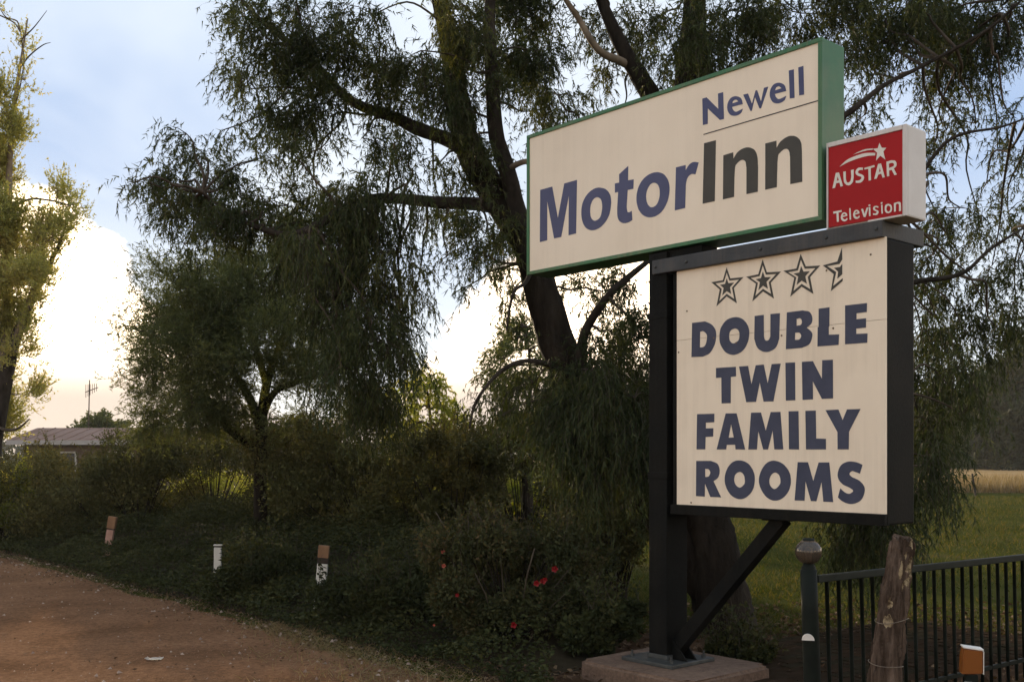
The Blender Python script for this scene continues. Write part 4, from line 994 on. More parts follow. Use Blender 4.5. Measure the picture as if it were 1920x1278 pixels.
for k in range(6):
    q = P(161 + k * 4, 735 - k * 1.6, Da) - A0
    tb = Tubes(); h_ = .34 - .03 * k
    tb.add([q + Vector((-.10, .25, -h_ * .7)), q + Vector((.10, -.25, h_))], [.013, .013], 4); tb.build('element', M_twig, ant)
# fence picket at the field edge
fp = Tubes(); fp.add([G(1830, 930) + Vector((0, 0, -.1)), P(1826, 908, 43.2), P(1823, 888, 43.5)], [.05, .045, .035], 6)
o = fp.build('field_post', M_bark, None); tag(o, 'single thin dark stake at the edge of the tan field', 'stake')
# ------------------------------------------------------------------ trees
def PP(lst, d=None):
    return [P(*(q if len(q) == 3 else (q[0], q[1], d))) for q in lst]
class Tree:
    def __init__(s, name, base, label, cat, group=None, seed=1):
        s.root = empty(name, base); tag(s.root, label, cat, group)
        s.o = np.array(list(base)); s.rng = np.random.default_rng(seed)
        s.lv, s.tw, s.nodes, s.st = Leaves(), Tubes(), [], []
    def limb(s, name, pts, rad, m, sides=10, sub=5, rough=.05, seed=0, wob=.0, node=True):
        pts = np.array([list(p) for p in pts])
        if wob: pts[1:] += s.rng.normal(0, wob, pts[1:].shape)
        a, _ = spline(pts, np.array(rad, float), 4)
        if node: s.nodes.append(a)
        tb = Tubes(); tb.add(pts - s.o, rad, sides, sub, rough, seed)
        return tb.build(name, m, s.root)
    def nn(s): return np.concatenate(s.nodes)
    def clump(s, c, rad, n, slen, leaf, M, attach=True, sf=.35, **k):
        S = clump(s.rng, s.lv, s.tw, c, rad, n, slen, leaf, M, nodes_=s.nn() if attach else None, **k)
        s.st.append(stems_from(S - s.o, sf, s.rng))
    def finish(s, lm, tm, quad=False):
        s.tw.V = [v - s.o for v in s.tw.V]
        o = s.tw.build('branches', tm, s.root); o['kind'] = 'stuff'
        V, F = merge_vf(s.st)
        t = link('twigs', np_mesh('twigs', V, F), tm, s.root); t['kind'] = 'stuff'
        c = s.lv.build('crown', lm, s.root, s.rng, quad, None, s.o)
        return c

# the weeping pepper tree behind the sign
base = G(1352, 1190)
T = Tree('pepper_tree', base, 'large dark weeping tree with a leaning forked trunk behind the sign', 'tree', seed=11)
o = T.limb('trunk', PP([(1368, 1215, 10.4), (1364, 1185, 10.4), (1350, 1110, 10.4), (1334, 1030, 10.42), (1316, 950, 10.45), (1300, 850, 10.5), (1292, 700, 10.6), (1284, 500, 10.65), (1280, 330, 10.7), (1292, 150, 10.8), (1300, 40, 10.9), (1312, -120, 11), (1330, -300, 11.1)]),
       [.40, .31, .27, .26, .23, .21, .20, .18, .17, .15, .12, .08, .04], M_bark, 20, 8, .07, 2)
o.data.polygons.foreach_set('use_smooth', np.ones(len(o.data.polygons), bool))
T.limb('leaning_stem', PP([(1335, 1120, 10.42), (1290, 1040, 10.45), (1225, 940, 10.5), (1130, 800, 10.6), (1058, 680, 10.7), (1022, 570, 10.8), (990, 465, 10.9), (935, 375, 11), (882, 285, 11.1), (856, 180, 11.2), (842, 80, 11.3), (824, 0, 11.4), (800, -130, 11.5), (790, -270, 11.6)]),
       [.16, .20, .20, .20, .19, .175, .155, .155, .145, .125, .105, .085, .055, .03], M_bark, 16, 8, .07, 5)
T.limb('limb', PP([(985, 455, 10.9), (965, 378, 10.85), (950, 317, 10.8), (930, 250, 10.8), (922, 133, 10.8), (918, 20, 10.8), (930, -120, 10.8)]), [.11, .09, .085, .08, .07, .055, .03], M_limb, 12, 6, .05, 6)
T.limb('limb', PP([(965, 395, 11), (900, 383, 10.9), (820, 379, 10.8), (740, 372, 10.7), (690, 375, 10.6), (640, 395, 10.5), (590, 425, 10.5), (540, 440, 10.5), (480, 425, 10.5), (430, 400, 10.5), (380, 360, 10.5)]), [.085, .07, .06, .055, .05, .046, .04, .034, .027, .02, .012], M_limb, 12, 6, .05, 7)
T.limb('limb', PP([(884, 290, 11.1), (840, 262, 11.2), (780, 240, 11.3), (740, 220, 11.4), (680, 200, 11.5), (640, 175, 11.6), (600, 130, 11.7), (540, 80, 11.8), (480, 30, 11.9), (420, -40, 12)]), [.09, .075, .07, .062, .055, .05, .042, .035, .025, .015], M_limb, 12, 6, .05, 8)
T.limb('limb', PP([(1284, 340, 10.7), (1252, 250, 10.8), (1215, 170, 10.9), (1170, 95, 11), (1135, 20, 11.1), (1090, -90, 11.2)]), [.12, .11, .10, .08, .06, .03], M_bark, 12, 6, .06, 9)
T.limb('limb', PP([(1190, 128, 11), (1160, 113, 10.9), (1130, 100, 10.8), (1108, 75, 10.7), (1085, 35, 10.7), (1055, -10, 10.6), (1020, -80, 10.6)]), [.045, .042, .038, .034, .03, .024, .015], M_twig_pale, 10, 5, .04, 10)
T.limb('limb', PP([(1282, 420, 10.6), (1450, 300, 10.3), (1580, 218, 10.1), (1650, 168, 10), (1750, 118, 9.9), (1850, 50, 9.8), (1940, -30, 9.7)]), [.06, .042, .030, .022, .018, .014, .009], M_limb, 10, 6, .05, 11, .04)
T.limb('limb', PP([(1288, 540, 10.5), (1500, 470, 10.1), (1680, 420, 9.7), (1760, 300, 9.6), (1800, 260, 9.5), (1870, 230, 9.4), (1960, 200, 9.3)]), [.06, .042, .028, .018, .014, .010, .006], M_limb, 10, 6, .05, 12, .05)
T.limb('limb', PP([(1296, 720, 10.5), (1500, 620, 9.9), (1690, 540, 9.4), (1780, 510, 9.2), (1860, 470, 9.1), (1950, 420, 9.0)]), [.07, .045, .028, .018, .013, .007], M_limb, 10, 6, .05, 13, .05)
T.limb('limb', PP([(1048, 690, 10.6), (1000, 678, 10.4), (960, 684, 10.3), (925, 708, 10.2), (893, 752, 10.1), (880, 800, 10.1)]), [.035, .024, .020, .017, .014, .008], M_limb, 10, 5, .04, 14, .02, False)
T.limb('limb', PP([(1085, 735, 10.65), (1092, 640, 10.5), (1115, 590, 10.4), (1150, 545, 10.3), (1190, 510, 10.3), (1240, 470, 10.2)]), [.07, .05, .042, .036, .03, .02], M_limb, 10, 5, .05, 15)
T.limb('limb', PP([(1000, 500, 10.85), (985, 530, 10.5), (965, 545, 10.2), (955, 580, 10.1), (950, 620, 10.0)]), [.03, .02, .016, .013, .008], M_limb, 8, 5, .04, 16, 0, False)
T.limb('limb', PP([(950, 318, 10.8), (985, 303, 10.6), (1030, 308, 10.4), (1080, 290, 10.3)]), [.035, .028, .022, .012], M_twig_pale, 8, 5, .04, 17)
T.limb('limb', PP([(1500, 620, 9.9), (1570, 700, 9.75), (1610, 800, 9.6), (1625, 900, 9.55), (1630, 980, 9.5)]), [.04, .032, .026, .018, .010], M_limb, 8, 5, .05, 18)
LEAF = (.075, .0125)
def W(x, y, rx, ry, dens=1.0, d=None, slen=.55, M=18, attach=True):
    d = d if d is not None else 10.9 + T.rng.normal(0, .55)
    c = P(x, y - ry * .25, d)
    n = int(dens * rx * ry / (22 if y < 330 else 17))
    cur = (560 < x < 820 and y > 360) or (x > 1570 and y > 600) or (y > 690)
    T.clump(c, (rx / FPX * d * (.9 if cur else .74), .45, ry / FPX * d * (.7 if cur else .72)), max(n, 12), slen if cur else .38, LEAF if cur else (.066, .0125), M, grav=.55 if cur else .40, wob=.20 if cur else .24, b=.5 if cur else .62, cdown=.7 if cur else .5, twr=.010, sf=.6)
for q in [  # upper left mass
    (460, 40, 40, 40, .7), (500, 90, 70, 70), (455, 130, 35, 40, .5), (560, 40, 80, 60), (560, 140, 90, 70, 1.2), (610, 210, 70, 60, 1.2), (520, 230, 70, 60, 1.1), (640, 90, 70, 60, 1.2), (700, 40, 60, 50, .7),
    (720, 150, 60, 60, 1), (760, 200, 50, 50, .9), (790, 110, 60, 60, 1), (840, 30, 60, 50, 1), (880, 80, 60, 70, 1.3), (960, 50, 80, 70, 1.4), (960, 130, 60, 60, 1.3), (1010, 110, 60, 60, 1.1), (1030, 40, 50, 50, .9),
    (890, 190, 50, 60, 1), (840, 220, 40, 50, 1), (1000, 220, 50, 50, .8), (1045, 190, 45, 50, .9), (1050, 260, 40, 40, .5), (680, 270, 55, 45, .9), (740, 280, 40, 40, .6), (820, 320, 40, 40, .6), (880, 350, 40, 40, .6),
    (600, 290, 50, 40, .6), (540, 290, 40, 40, .6), (480, 180, 40, 50, .7), (790, 395, 30, 40, .4), (770, 300, 20, 40, .25),
    # hanging left outlier
    (350, 260, 35, 35, .5), (390, 310, 50, 45, .8), (340, 350, 50, 45, .8), (330, 410, 45, 50, 1), (400, 390, 50, 50, 1), (280, 350, 35, 35, .3), (250, 350, 20, 30, .25), (440, 350, 50, 45, .8), (480, 310, 50, 40, .7), (430, 250, 40, 40, .4), (470, 420, 50, 50, .9), (540, 400, 50, 60, .9), (400, 460, 40, 60, .8), (345, 470, 30, 50, .5),
    # the dark hanging curtain
    (600, 380, 50, 60, 1.1), (650, 420, 50, 80, 1.4), (700, 430, 40, 80, 1.0), (640, 510, 50, 80, 1.3), (690, 540, 45, 80, 1.2), (660, 620, 50, 80, 1.4), (700, 660, 45, 80, 1.3), (680, 730, 50, 70, 1.3), (720, 770, 45, 60, .9), (640, 700, 30, 60, .8), (580, 470, 40, 60, .9), (600, 560, 35, 60, .7), (750, 500, 35, 70, .45), (780, 560, 25, 60, .5), (750, 590, 30, 60, .45), (750, 650, 25, 50, .5), (530, 500, 35, 60, .7), (560, 430, 40, 50, .9),
    # under the upper box
    (860, 430, 40, 45, .5), (910, 450, 45, 50, .7), (950, 480, 45, 55, .8), (890, 500, 35, 50, .45), (960, 560, 30, 45, .35), (980, 520, 25, 40, .4), (840, 490, 25, 45, .3), (870, 550, 15, 40, .25),
    (1080, 540, 40, 45, .4), (1130, 560, 45, 50, .5), (1180, 540, 40, 50, .6), (1190, 620, 40, 60, .9), (1150, 640, 45, 50, .8), (1100, 660, 40, 50, .5), (1200, 700, 35, 60, 1.2), (1160, 720, 45, 60, 1), (1090, 740, 45, 60, .9), (1040, 760, 40, 60, .7), (1000, 730, 40, 50, .6), (960, 740, 40, 45, .5),
    (1140, 810, 50, 70, 1.2, 9.9), (1190, 830, 35, 80, 1.2, 9.8), (1080, 840, 50, 70, 1, 10), (1100, 720, 45, 60, 1, 10), (1150, 760, 45, 60, 1.1, 9.9), (1070, 770, 40, 60, .9, 10), (1190, 760, 35, 60, 1, 9.8), (1120, 880, 45, 60, .9, 9.9), (1180, 900, 30, 60, .7, 9.8), (1020, 800, 45, 50, .6), (940, 790, 40, 40, .4), (1190, 930, 20, 60, .5),
    # behind and over the sign
    (1130, 150, 40, 40, .6), (1170, 210, 30, 35, .5), (1150, 40, 60, 50, .8), (1230, 50, 60, 60, 1.1), (1250, 130, 50, 50, .7), (1320, 60, 70, 60, 1.3), (1320, 140, 60, 50, 1.1), (1400, 40, 80, 60, 1.3), (1420, 110, 60, 50, 1.1), (1500, 40, 80, 60, 1.3), (1580, 40, 80, 60, 1.2), (1600, 110, 55, 60, 1), (1660, 50, 60, 50, .9), (1640, 150, 45, 50, .7), (1620, 225, 28, 35, .7), (1680, 110, 40, 50, .6),
    (1740, 60, 60, 60, 1.1), (1800, 60, 70, 70, 1.4), (1780, 130, 50, 60, 1.2), (1850, 90, 55, 60, 1.2), (1830, 160, 40, 50, .6), (1880, 30, 60, 50, .9), (1920, 60, 40, 60, .7), (1700, 20, 60, 40, .9), (1780, 200, 30, 40, .4), (1750, 180, 30, 40, .35),
    (1775, 255, 38, 45, 1.0), (1745, 300, 30, 40, .6), (1830, 240, 25, 35, .3), (1870, 280, 40, 40, .3), (1900, 230, 35, 50, .35), (1910, 330, 30, 45, .35), (1850, 350, 30, 35, .3), (1800, 400, 40, 45, .5), (1760, 420, 35, 50, .6), (1840, 430, 40, 50, .45), (1890, 410, 40, 50, .45), (1750, 490, 30, 50, .7), (1800, 490, 40, 50, .6), (1860, 510, 45, 50, .5), (1740, 560, 30, 60, .8), (1790, 570, 35, 50, .6), (1910, 500, 30, 50, .5),
    # the curtain right of the board
    (1730, 640, 30, 60, .9), (1770, 650, 35, 60, .8), (1740, 720, 35, 70, 1.3), (1780, 740, 30, 70, 1), (1740, 800, 35, 70, 1.3), (1770, 820, 28, 70, 1), (1735, 870, 25, 60, 1), (1755, 900, 18, 45, .7), (1730, 930, 14, 40, .5), (1810, 640, 35, 60, .7), (1815, 720, 28, 60, .6), (1850, 590, 35, 50, .6), (1885, 640, 35, 50, .6), (1905, 580, 30, 50, .6), (1800, 790, 20, 50, .5),
    (830, 395, 38, 36, .6), (900, 400, 32, 36, .5), (760, 365, 34, 36, .6), (880, 265, 34, 40, .7), (935, 330, 26, 36, .6), (850, 150, 40, 45, .8), (905, 290, 30, 40, .6)]:
    W(*q)
for q in [(1620, 930, 35, 60, 1.3, 9.6), (1640, 980, 30, 60, 1.2, 9.5), (1605, 990, 28, 60, 1.0, 9.6), (1625, 1030, 28, 60, 1.0, 9.5), (1590, 940, 25, 50, .8, 9.7), (1680, 940, 30, 40, .6, 9.4)]:
    W(*q, attach=True)
# boughs added above the frame to shade the scene and close the crown
for k in range(24):
    x = T.rng.uniform(430, 1950); y = -T.rng.uniform(110, 420)
    W(x, y, 85, 70, .8, 10.9 + T.rng.normal(0, 1.3))
# the far side of the crown, also added above the frame for shade
for k in range(12):
    x = T.rng.uniform(480, 1900); y = T.rng.uniform(-350, -60)
    W(x, y, 85, 70, .8, 13 + T.rng.normal(0, .8))
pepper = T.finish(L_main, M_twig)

# the small feathery tree on the left, forked low
D = 16.0
b0 = P(490, 900, D); b0.z = 0
T = Tree('paperbark_tree', b0, 'small feathery grey green tree forking low behind the hedge', 'tree', seed=23)
T.limb('trunk', [b0 - Vector((0, 0, .1))] + PP([(488, 880, D), (490, 820, D), (492, 775, D), (500, 720, D + .1), (520, 660, D + .2), (545, 590, D + .3), (560, 520, D + .4), (565, 450, D + .4)]), [.12, .095, .085, .08, .065, .05, .04, .025, .012], M_bark, 12, 5, .06, 1)
T.limb('limb', PP([(488, 800, D), (470, 750, D), (440, 700, D - .1), (415, 660, D - .2), (390, 610, D - .3), (370, 560, D - .3)]), [.075, .065, .055, .045, .03, .012], M_bark, 10, 5, .05, 2)
T.limb('limb', PP([(492, 780, D), (515, 735, D - .2), (560, 715, D - .4), (610, 695, D - .5), (660, 670, D - .6)]), [.06, .05, .042, .03, .012], M_bark, 10, 5, .05, 3)
T.limb('limb', PP([(480, 840, D + .3), (430, 805, D + .2), (400, 760, D + .1), (375, 730, D), (340, 700, D), (305, 660, D)]), [.07, .06, .05, .042, .03, .012], M_bark, 10, 5, .05, 4)
T.limb('limb', PP([(500, 720, D + .1), (480, 650, D + .3), (470, 590, D + .4), (470, 520, D + .4), (465, 470, D + .4)]), [.06, .05, .04, .028, .012], M_bark, 10, 5, .05, 5)
def WM(x, y, rx, ry, dens=1.0, d=None):
    d = d or D + T.rng.normal(0, .7)
    T.clump(P(x, y, d), (rx / FPX * d, .6, ry / FPX * d), int(dens * rx * ry / 4.6), .42, (.055, .0115), 22, grav=.02, wob=.26, a=.7, b=.75, cdown=0, twr=.010)
for q in [(300, 570, 40, 45, 1.1), (340, 540, 50, 40, 1.1), (330, 610, 50, 45, 1.2), (390, 560, 50, 50, 1.1), (370, 630, 50, 50, 1.0), (430, 530, 45, 45, .9), (460, 590, 50, 55, 1), (430, 640, 45, 45, .8), (310, 680, 45, 40, .6), (260, 620, 25, 40, .3), (270, 700, 25, 40, .2), (350, 700, 50, 40, .8), (330, 750, 50, 40, .7), (380, 770, 45, 35, .8), (300, 790, 40, 30, .8), (430, 740, 40, 35, .5), (420, 790, 45, 30, .7),
          (500, 530, 50, 50, 1), (520, 450, 45, 45, .9), (560, 500, 50, 55, 1), (530, 600, 50, 50, 1), (580, 590, 45, 50, .9), (560, 660, 50, 45, .9), (500, 670, 40, 40, .6), (600, 680, 45, 40, .9), (640, 650, 40, 45, .8), (620, 740, 45, 35, .5), (560, 740, 40, 30, .4), (470, 780, 40, 25, .5), (580, 790, 50, 25, .7), (650, 780, 40, 35, .8), (420, 700, 50, 45, .9, 15), (470, 670, 40, 30, .5, 14.9), (380, 680, 45, 45, .8, 14.9), (360, 760, 50, 35, .8, 15), (300, 640, 40, 40, .9), (280, 740, 35, 35, .6), (410, 600, 45, 45, .8, 15.2), (450, 480, 40, 40, .8)]:
    WM(*q)
T.finish(L_mid, M_twig)

# the tall golden tree on the left edge
D = 20.5
b0 = P(-20, 900, D); b0.z = 0
T = Tree('poplar_tree', b0, 'tall golden leaved tree with upright branches at the left edge', 'tree', seed=31)
T.limb('trunk', [b0 - Vector((0, 0, .1))] + PP([(-18, 850, D), (-5, 780, D), (12, 700, D), (30, 630, D), (60, 560, D), (90, 500, D), (115, 450, D), (130, 390, D)]), [.24, .2, .17, .13, .10, .075, .05, .03, .012], M_limb, 12, 5, .06, 1)
T.limb('limb', PP([(0, 770, D), (10, 650, D + .2), (14, 540, D + .3), (16, 420, D + .3), (18, 300, D + .3), (28, 190, D + .3), (40, 110, D + .3), (52, 35, D + .3)]), [.12, .10, .085, .07, .055, .04, .025, .01], M_twig_pale, 10, 5, .05, 2)
T.limb('limb', PP([(-10, 800, D), (-50, 650, D), (-70, 500, D), (-80, 330, D), (-70, 180, D), (-60, 40, D), (-60, -60, D)]), [.15, .12, .10, .08, .06, .035, .012], M_limb, 10, 5, .05, 3)
T.limb('limb', PP([(16, 400, D), (35, 382, D - .2), (60, 373, D - .3), (95, 376, D - .4), (130, 384, D - .5), (150, 380, D - .5)]), [.03, .026, .022, .018, .013, .007], M_twig, 8, 5, .05, 4)
T.limb('limb', PP([(24, 650, D), (45, 590, D - .2), (68, 520, D - .3), (85, 450, D - .4), (92, 400, D - .4)]), [.06, .05, .04, .025, .01], M_twig_pale, 8, 5, .05, 5)
T.limb('limb', PP([(-8, 800, D), (15, 806, D - .3), (35, 802, D - .4), (55, 785, D - .5)]), [.04, .03, .022, .01], M_twig, 8, 5, .05, 6)
for a in ([(36, 130, D), (55, 105, D), (80, 85, D), (95, 80, D)], [(45, 70, D), (65, 50, D), (88, 20, D)], [(28, 200, D), (38, 160, D), (45, 110, D), (38, 60, D)]):
    T.limb('limb', PP(a), [.018, .014, .010, .004][:len(a)] if len(a) == 4 else [.016, .010, .004], M_twig, 6, 5, .04, 7)
def WL(x, y, rx, ry, dens=1.0, d=None, slen=.42):
    d = d or D + T.rng.normal(0, .6)
    T.clump(P(x, y, d), (rx / FPX * d * .62, .45, ry / FPX * d * .7), int(dens * rx * ry / 5.8), slen, (.056, .024), 16, grav=-.28, wob=.2, a=.6, b=.75, cdown=-.1, twr=.010, sf=.7)
for q in [(10, 180, 25, 60, .6), (20, 240, 30, 60, .9), (5, 320, 40, 60, 1.2), (0, 400, 45, 60, 1.2), (20, 460, 45, 60, 1.1), (10, 540, 50, 60, 1.2), (0, 620, 45, 60, 1.2), (-5, 700, 45, 60, 1), (10, 770, 40, 50, .8), (50, 740, 25, 45, .6), (60, 460, 35, 50, .9), (100, 450, 35, 45, .8), (80, 500, 35, 45, .8), (125, 415, 25, 35, .7), (100, 350, 25, 30, .5), (130, 360, 25, 30, .5), (150, 380, 18, 25, .4), (70, 400, 25, 30, .4), (55, 540, 30, 45, .9), (40, 600, 28, 45, .8), (75, 520, 30, 40, .8), (60, 580, 22, 40, .6), (30, 660, 25, 45, .7),
          (40, 90, 15, 40, .4), (45, 150, 14, 40, .35), (-40, 300, 50, 80, 1.1), (-50, 450, 60, 80, 1.1), (-60, 600, 60, 80, 1.1), (-50, 180, 40, 70, 1), (-60, 80, 40, 60, .9), (-60, 0, 40, 60, .7), (-120, 300, 50, 90, 1), (-130, 480, 60, 90, 1), (-120, 650, 60, 80, 1), (-20, 800, 50, 40, .8), (-5, 10, 14, 20, .3)]:  # includes off-frame boughs at far left, added to shade the road
    WL(*q)
T.finish(L_left, M_twig_pale)

# ------------------------------------------------------------------ hedge shrubs
def shrub(name, label, px, d, hw, hgt, lm, n, leaf, seed, z0=.0, cat='shrub', group=None, lump=34, thin=0.0, depth=None, zmin=.22):
    r = np.random.default_rng(seed)
    b = P(px, 848, d); b.z = 0
    root = empty(name, b); tag(root, label, cat, group)
    dp = depth or hw * .75
    tb = Tubes(); S = []
    lv = Leaves()
    for k in range(lump):
        a = r.uniform(0, 6.28); q = r.random() ** .5
        zc = r.uniform(zmin, .88)
        prof = math.sin(min(1, (zc + .12) / .75) * math.pi / 2) * math.sqrt(max(.05, 1 - max(0, zc - .35) ** 2 * 1.9))
        c = np.array([math.cos(a) * q * hw * prof, math.sin(a) * q * dp * prof, zc * hgt])
        if thin and zc < .5 and r.random() < thin: continue
        rr = r.uniform(.16, .30) * hw
        tb.add([(r.normal() * .08, r.normal() * .08, -.05), (c[0] * .4, c[1] * .4, c[2] * .5), c], [.013, .009, .004], 5)
        m = int(n / lump)
        v = nrm(r.normal(size=(m, 3)))
        p = c + v * rr * r.random((m, 1)) ** .45 * np.array([1, 1, .8])
        p[:, 2] = np.maximum(p[:, 2], z0)
        tone = r.normal(.4, .16)
        lv.add(p, v * .7 + r.normal(size=(m, 3)) * .7 + np.array([0, 0, .1]), leaf[0] * r.uniform(.6, 1.4, m), leaf[1] * r.uniform(.7, 1.3, m), np.clip(tone + r.normal(0, .2, m), 0, 1))
        # sprigs breaking the outline
        if zc > .5:
            ms = 7
            st = c + nrm(r.normal(size=(ms, 3)) + np.array([0, 0, .8])) * rr * .8
            SS = strands(r, st, r.normal(size=(ms, 3)) * .6 + np.array([0, 0, .9]), r.uniform(.15, .42, ms), -.05, 5, .2)
            S.append(stems_from(SS, 1.0, r, .003))
            leaf_on(r, lv, SS, 12, leaf[0] * .9, leaf[1] * .9, .6, .7, 0, np.full(ms, tone + .1))
    tb.build('stems', M_bark, root)
    if S:
        V, F = merge_vf(S); t = link('sprigs', np_mesh('sprigs', V, F), M_twig, root); t['kind'] = 'stuff'
    return lv.build('foliage', lm, root, r, True), root
HL = (.055, .026)
for k, (lab, px, d, hw, hg, n, thin, *zm) in enumerate([
    ('dark hedge shrub at the left edge below the golden tree', -50, 21.5, 1.7, 1.95, 15000, 0),
    ('dark hedge shrub below the end of the low roof', 90, 20.0, 1.7, 1.8, 17000, 0),
    ('dark hedge shrub below the thin aerial mast', 200, 19.2, 1.6, 1.85, 17000, 0),
    ('dark hedge shrub left of the lit gap, behind the leaning guide post', 262, 19.0, 1.1, 2.3, 15000, .3),
    ('thin hedge shrub with sunlit grass showing through, behind the white guide post', 400, 19.4, 1.5, 2.4, 10000, .0, .58),
    ('dark hedge shrub at the foot of the small feathery tree', 550, 17.0, .95, 2.3, 16000, .2),
    ('dark hedge shrub behind the nearest guide post', 600, 16.2, 1.4, 2.3, 16000, 0),
    ('dark hedge shrub below the hanging curtain of leaves', 690, 15.2, 1.3, 2.25, 16000, .1),
    ('tall dark shrub right of the hanging curtain of leaves', 790, 14.6, 1.25, 2.25, 15000, .3),
    ('tall dark shrub behind the left half of the rose bush', 850, 14.0, .75, 2.2, 14000, .35),
    ('tall dark shrub behind the middle of the rose bush, beside a sunlit gap', 980, 15.0, 1.15, 2.4, 10000, .0, .62),
    ('tall dark shrub behind the right half of the rose bush', 1115, 12.9, .7, 2.1, 13000, .2),
    ('dark shrub close to the left of the sign post', 1150, 12.2, .85, 1.7, 12000, .4)]):
    shrub('hedge_shrub', lab, px, d, hw, hg, L_hedge, n, HL, 100 + k, thin=thin, zmin=zm[0] if zm else .22, group='hedge along the road')
for k, (lab, px, d, hw, hg, n) in enumerate([
    ('low dark bush between the road edge and the rose bush', 730, 10.4, .75, .75, 11000),
    ('low dark bush beside the nearest guide post on its left', 500, 12.2, .7, .7, 11000),
    ('low dark bush just left of the concrete plinth', 1120, 8.9, .42, .62, 9000),
    ('low green clump of leaves right of the concrete plinth', 1390, 8.75, .26, .20, 5000)]):
    shrub('low_bush', lab, px, d, hw, hg, L_ivy, n, (.05, .026), 140 + k, lump=22)
fo, rose = shrub('rose_bush', 'rose bush with a few red flowers beside the sign', 955, 9.3, .78, 1.22, L_rose, 26000, (.042, .022), 160, lump=46, depth=.6)
r = np.random.default_rng(5)
tb = Tubes()
for k in range(10):
    a = r.uniform(0, 6.28); q = r.uniform(.2, .85)
    c = np.array([math.cos(a) * q * .85, math.sin(a) * q * .6 - .1, r.uniform(.6, 1.3)])
    tb.add([(c[0] * .3, c[1] * .3, .1), (c[0] * .7, c[1] * .7 - .05, c[2] * .75), c], [.006, .005, .003], 4)
tb.build('canes', mat('rose_cane', (.06, .045, .03), (.10, .075, .05), .8, 9, 3), rose)
M_petal = mat('red_petal', (.20, .005, .008), (.26, .010, .011), .5, 20, 2)
M_petal2 = mat('salmon_petal', (.34, .07, .04), (.42, .11, .07), .5, 20, 2)
rb = rose.location
def flower(px, py, d, rad, m, seed):
    rad *= .8
    r = np.random.default_rng(seed); V, F = [], []
    c = P(px, py, d) - rb
    for ring_, (n, tilt, sc) in enumerate(((5, .5, 1), (5, .95, .85), (4, 1.3, .6))):
        for k in range(n):
            a = 6.283 * k / n + ring_ * .6 + r.normal() * .15
            o_ = np.array([math.cos(a) * math.cos(tilt), -math.sin(tilt) * .75, math.sin(a) * math.cos(tilt)]) * rad * sc
            s_ = np.array([-math.sin(a), 0, math.cos(a)]) * rad * .45 * sc
            b_ = np.array(list(c)); i = len(V)
            V += [b_, b_ + o_ * .6 + s_, b_ + o_ * 1.05 + s_ * .5, b_ + o_ * 1.05 - s_ * .5, b_ + o_ * .6 - s_]
            F += [(i, i + 1, i + 2, i + 3, i + 4)]
    me = bpy.data.meshes.new('flower'); me.from_pydata([tuple(v) for v in V], [], F)
    o = link('flower', me, m, rose)
for k, (x, y, d, rad, m) in enumerate([(1040, 1066, 8.72, .036, M_petal), (1006, 1093, 8.66, .034, M_petal), (1018, 1089, 8.66, .034, M_petal), (831, 1034, 9.0, .024, M_petal2), (832, 1060, 8.95, .025, M_petal2), (857, 1115, 8.75, .022, M_petal), (963, 1171, 8.55, .034, M_petal), (814, 1171, 8.9, .014, M_petal2), (1022, 1086, 8.64, .026, M_petal)]):
    flower(x, y, d, rad, m, k)

# ------------------------------------------------------------------ trees behind
def back_tree(name, label, px, d, hw, htop, hbot, lm, n, leaf, seed, m=M_bark, group=None, cat='tree', lumps=26, droop=.15):
    b = P(px, 848, d); b.z = 0
    T = Tree(name, b, label, cat, group, seed)
    zc = (htop + hbot) / 2
    T.limb('trunk', [b - Vector((0, 0, .2)), b + Vector((.05, 0, max(hbot, .3) * .6)), b + Vector((-.05, 0, max(hbot, .3) + .2)), b + Vector((.1, 0, zc)), b + Vector((0, 0, htop * .9))], [.055 * hw + .06, .05 * hw + .04, .04 * hw + .03, .03 * hw, .01 * hw], m, 8, 4, .06, seed)
    r = T.rng
    for k in range(lumps):
        v = nrm(r.normal(size=3)) * r.random() ** .4
        c = np.array([b.x + v[0] * hw * .8, b.y + v[1] * hw * .8, zc + v[2] * (htop - hbot) * .42])
        T.clump(c, (hw * .26, hw * .26, (htop - hbot) * .13), max(8, int(n / lumps / 14)), hw * .22, leaf, 14, grav=droop, wob=.3, b=.8, cdown=droop, twr=.012 * hw, sf=.15)
    T.finish(lm, M_twig)
def zt_(y, d): return H + (HORIZON - y) / FPX * d
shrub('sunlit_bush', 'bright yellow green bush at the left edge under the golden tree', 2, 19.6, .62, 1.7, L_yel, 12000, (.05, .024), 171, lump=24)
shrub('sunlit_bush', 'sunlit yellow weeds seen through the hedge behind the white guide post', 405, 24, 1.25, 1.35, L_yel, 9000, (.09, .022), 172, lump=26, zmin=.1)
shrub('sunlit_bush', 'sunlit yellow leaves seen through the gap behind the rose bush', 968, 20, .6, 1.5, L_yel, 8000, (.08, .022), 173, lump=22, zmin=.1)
back_tree('round_tree', 'small round tree behind the low building on the left', 188, 58, 1.75, zt_(762, 58), 1.4, L_mid, 26000, (.13, .08), 201, lumps=40)
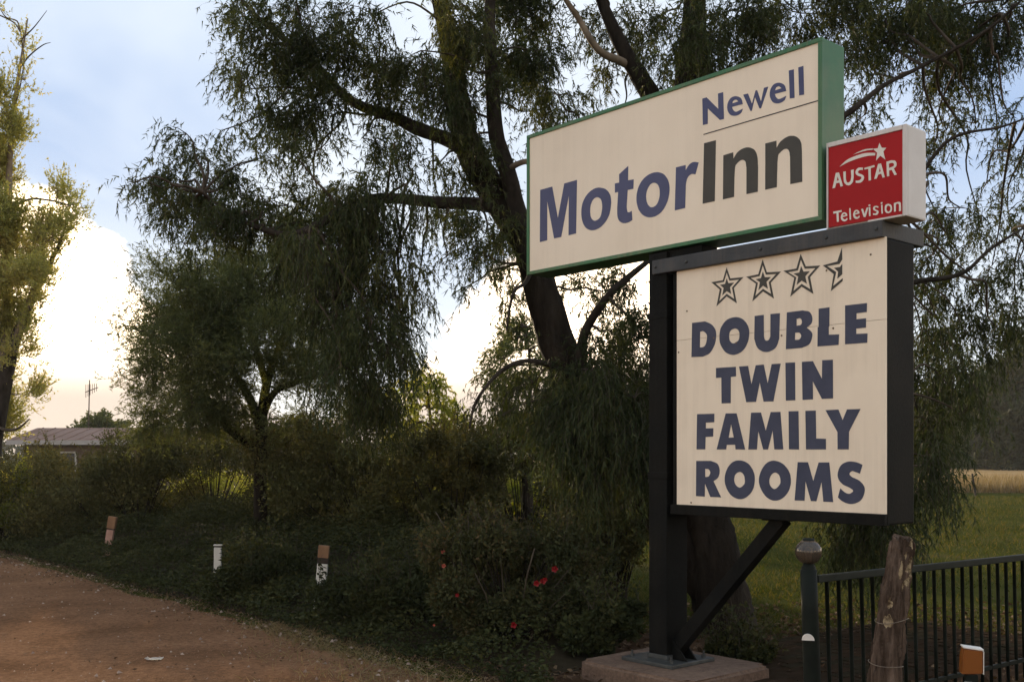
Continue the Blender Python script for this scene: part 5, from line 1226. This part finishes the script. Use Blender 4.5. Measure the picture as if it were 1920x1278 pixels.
back_tree('bright_tree', 'bright yellow green tree glowing behind the hanging curtain', 800, 22, 1.3, zt_(690, 22), .5, L_yel, 26000, (.09, .03), 202, droop=.4)
back_tree('grey_green_tree', 'grey green tree behind the leaning trunk, below the big sign box', 985, 19, 1.0, zt_(565, 19), 1.6, L_mid, 24000, (.075, .02), 203, droop=.2)
back_tree('dark_tree', 'dark tree filling the gap behind the sign post', 1150, 24, 1.7, zt_(640, 24), .4, L_far, 22000, (.10, .04), 204, droop=.4)
for k, (lab, px, d, hw, yt, lm, n) in enumerate([
    ('dark far tree right of the board behind the curtain of leaves', 1745, 118, 7.5, 690, L_far, 24000),
    ('yellow green far tree behind the tan field', 1850, 112, 4.4, 690, L_mid, 20000),
    ('dark far tree at the right edge behind the tan field', 1930, 105, 6.0, 570, L_far, 34000),
    ('low dark far tree beyond the field, left of the yellow green one', 1800, 130, 6.0, 735, L_far, 20000),
    ('pale green far tree between the two dark trees at the right edge', 1888, 125, 5.2, 650, L_mid, 22000)]):
    back_tree('far_tree', lab, px, d, hw, zt_(yt, d), -2.5, lm, n, (.50, .24), 210 + k, group='trees beyond the field', lumps=44)
shrub('hedge_shrub', 'off-frame dark hedge shrub added past the left edge to shade the road', -160, 19.5, 1.8, 2.3, L_hedge, 14000, HL, 130, group='hedge along the road')  # unseen shrub added to keep the low sun off the dirt

# ------------------------------------------------------------------ evening haze
hz_o = box('haze', -640, 640, -170, 1540, -1.0, 24, None, None, 0)
hz_o['kind'] = 'stuff'; hz_o['label'] = 'thin warm evening haze hanging in the air'; hz_o['category'] = 'haze'
M_hz = bpy.data.materials.new('evening_haze'); M_hz.use_nodes = True
t_ = M_hz.node_tree; t_.nodes.clear()
pv_ = t_.nodes.new('ShaderNodeVolumePrincipled'); pv_.inputs['Color'].default_value = (.95, .92, .86, 1)
pv_.inputs['Density'].default_value = .0003; pv_.inputs['Anisotropy'].default_value = .1
ou_ = t_.nodes.new('ShaderNodeOutputMaterial'); t_.links.new(pv_.outputs[0], ou_.inputs['Volume'])
hz_o.data.materials.append(M_hz)
hz_o.display_type = 'WIRE'
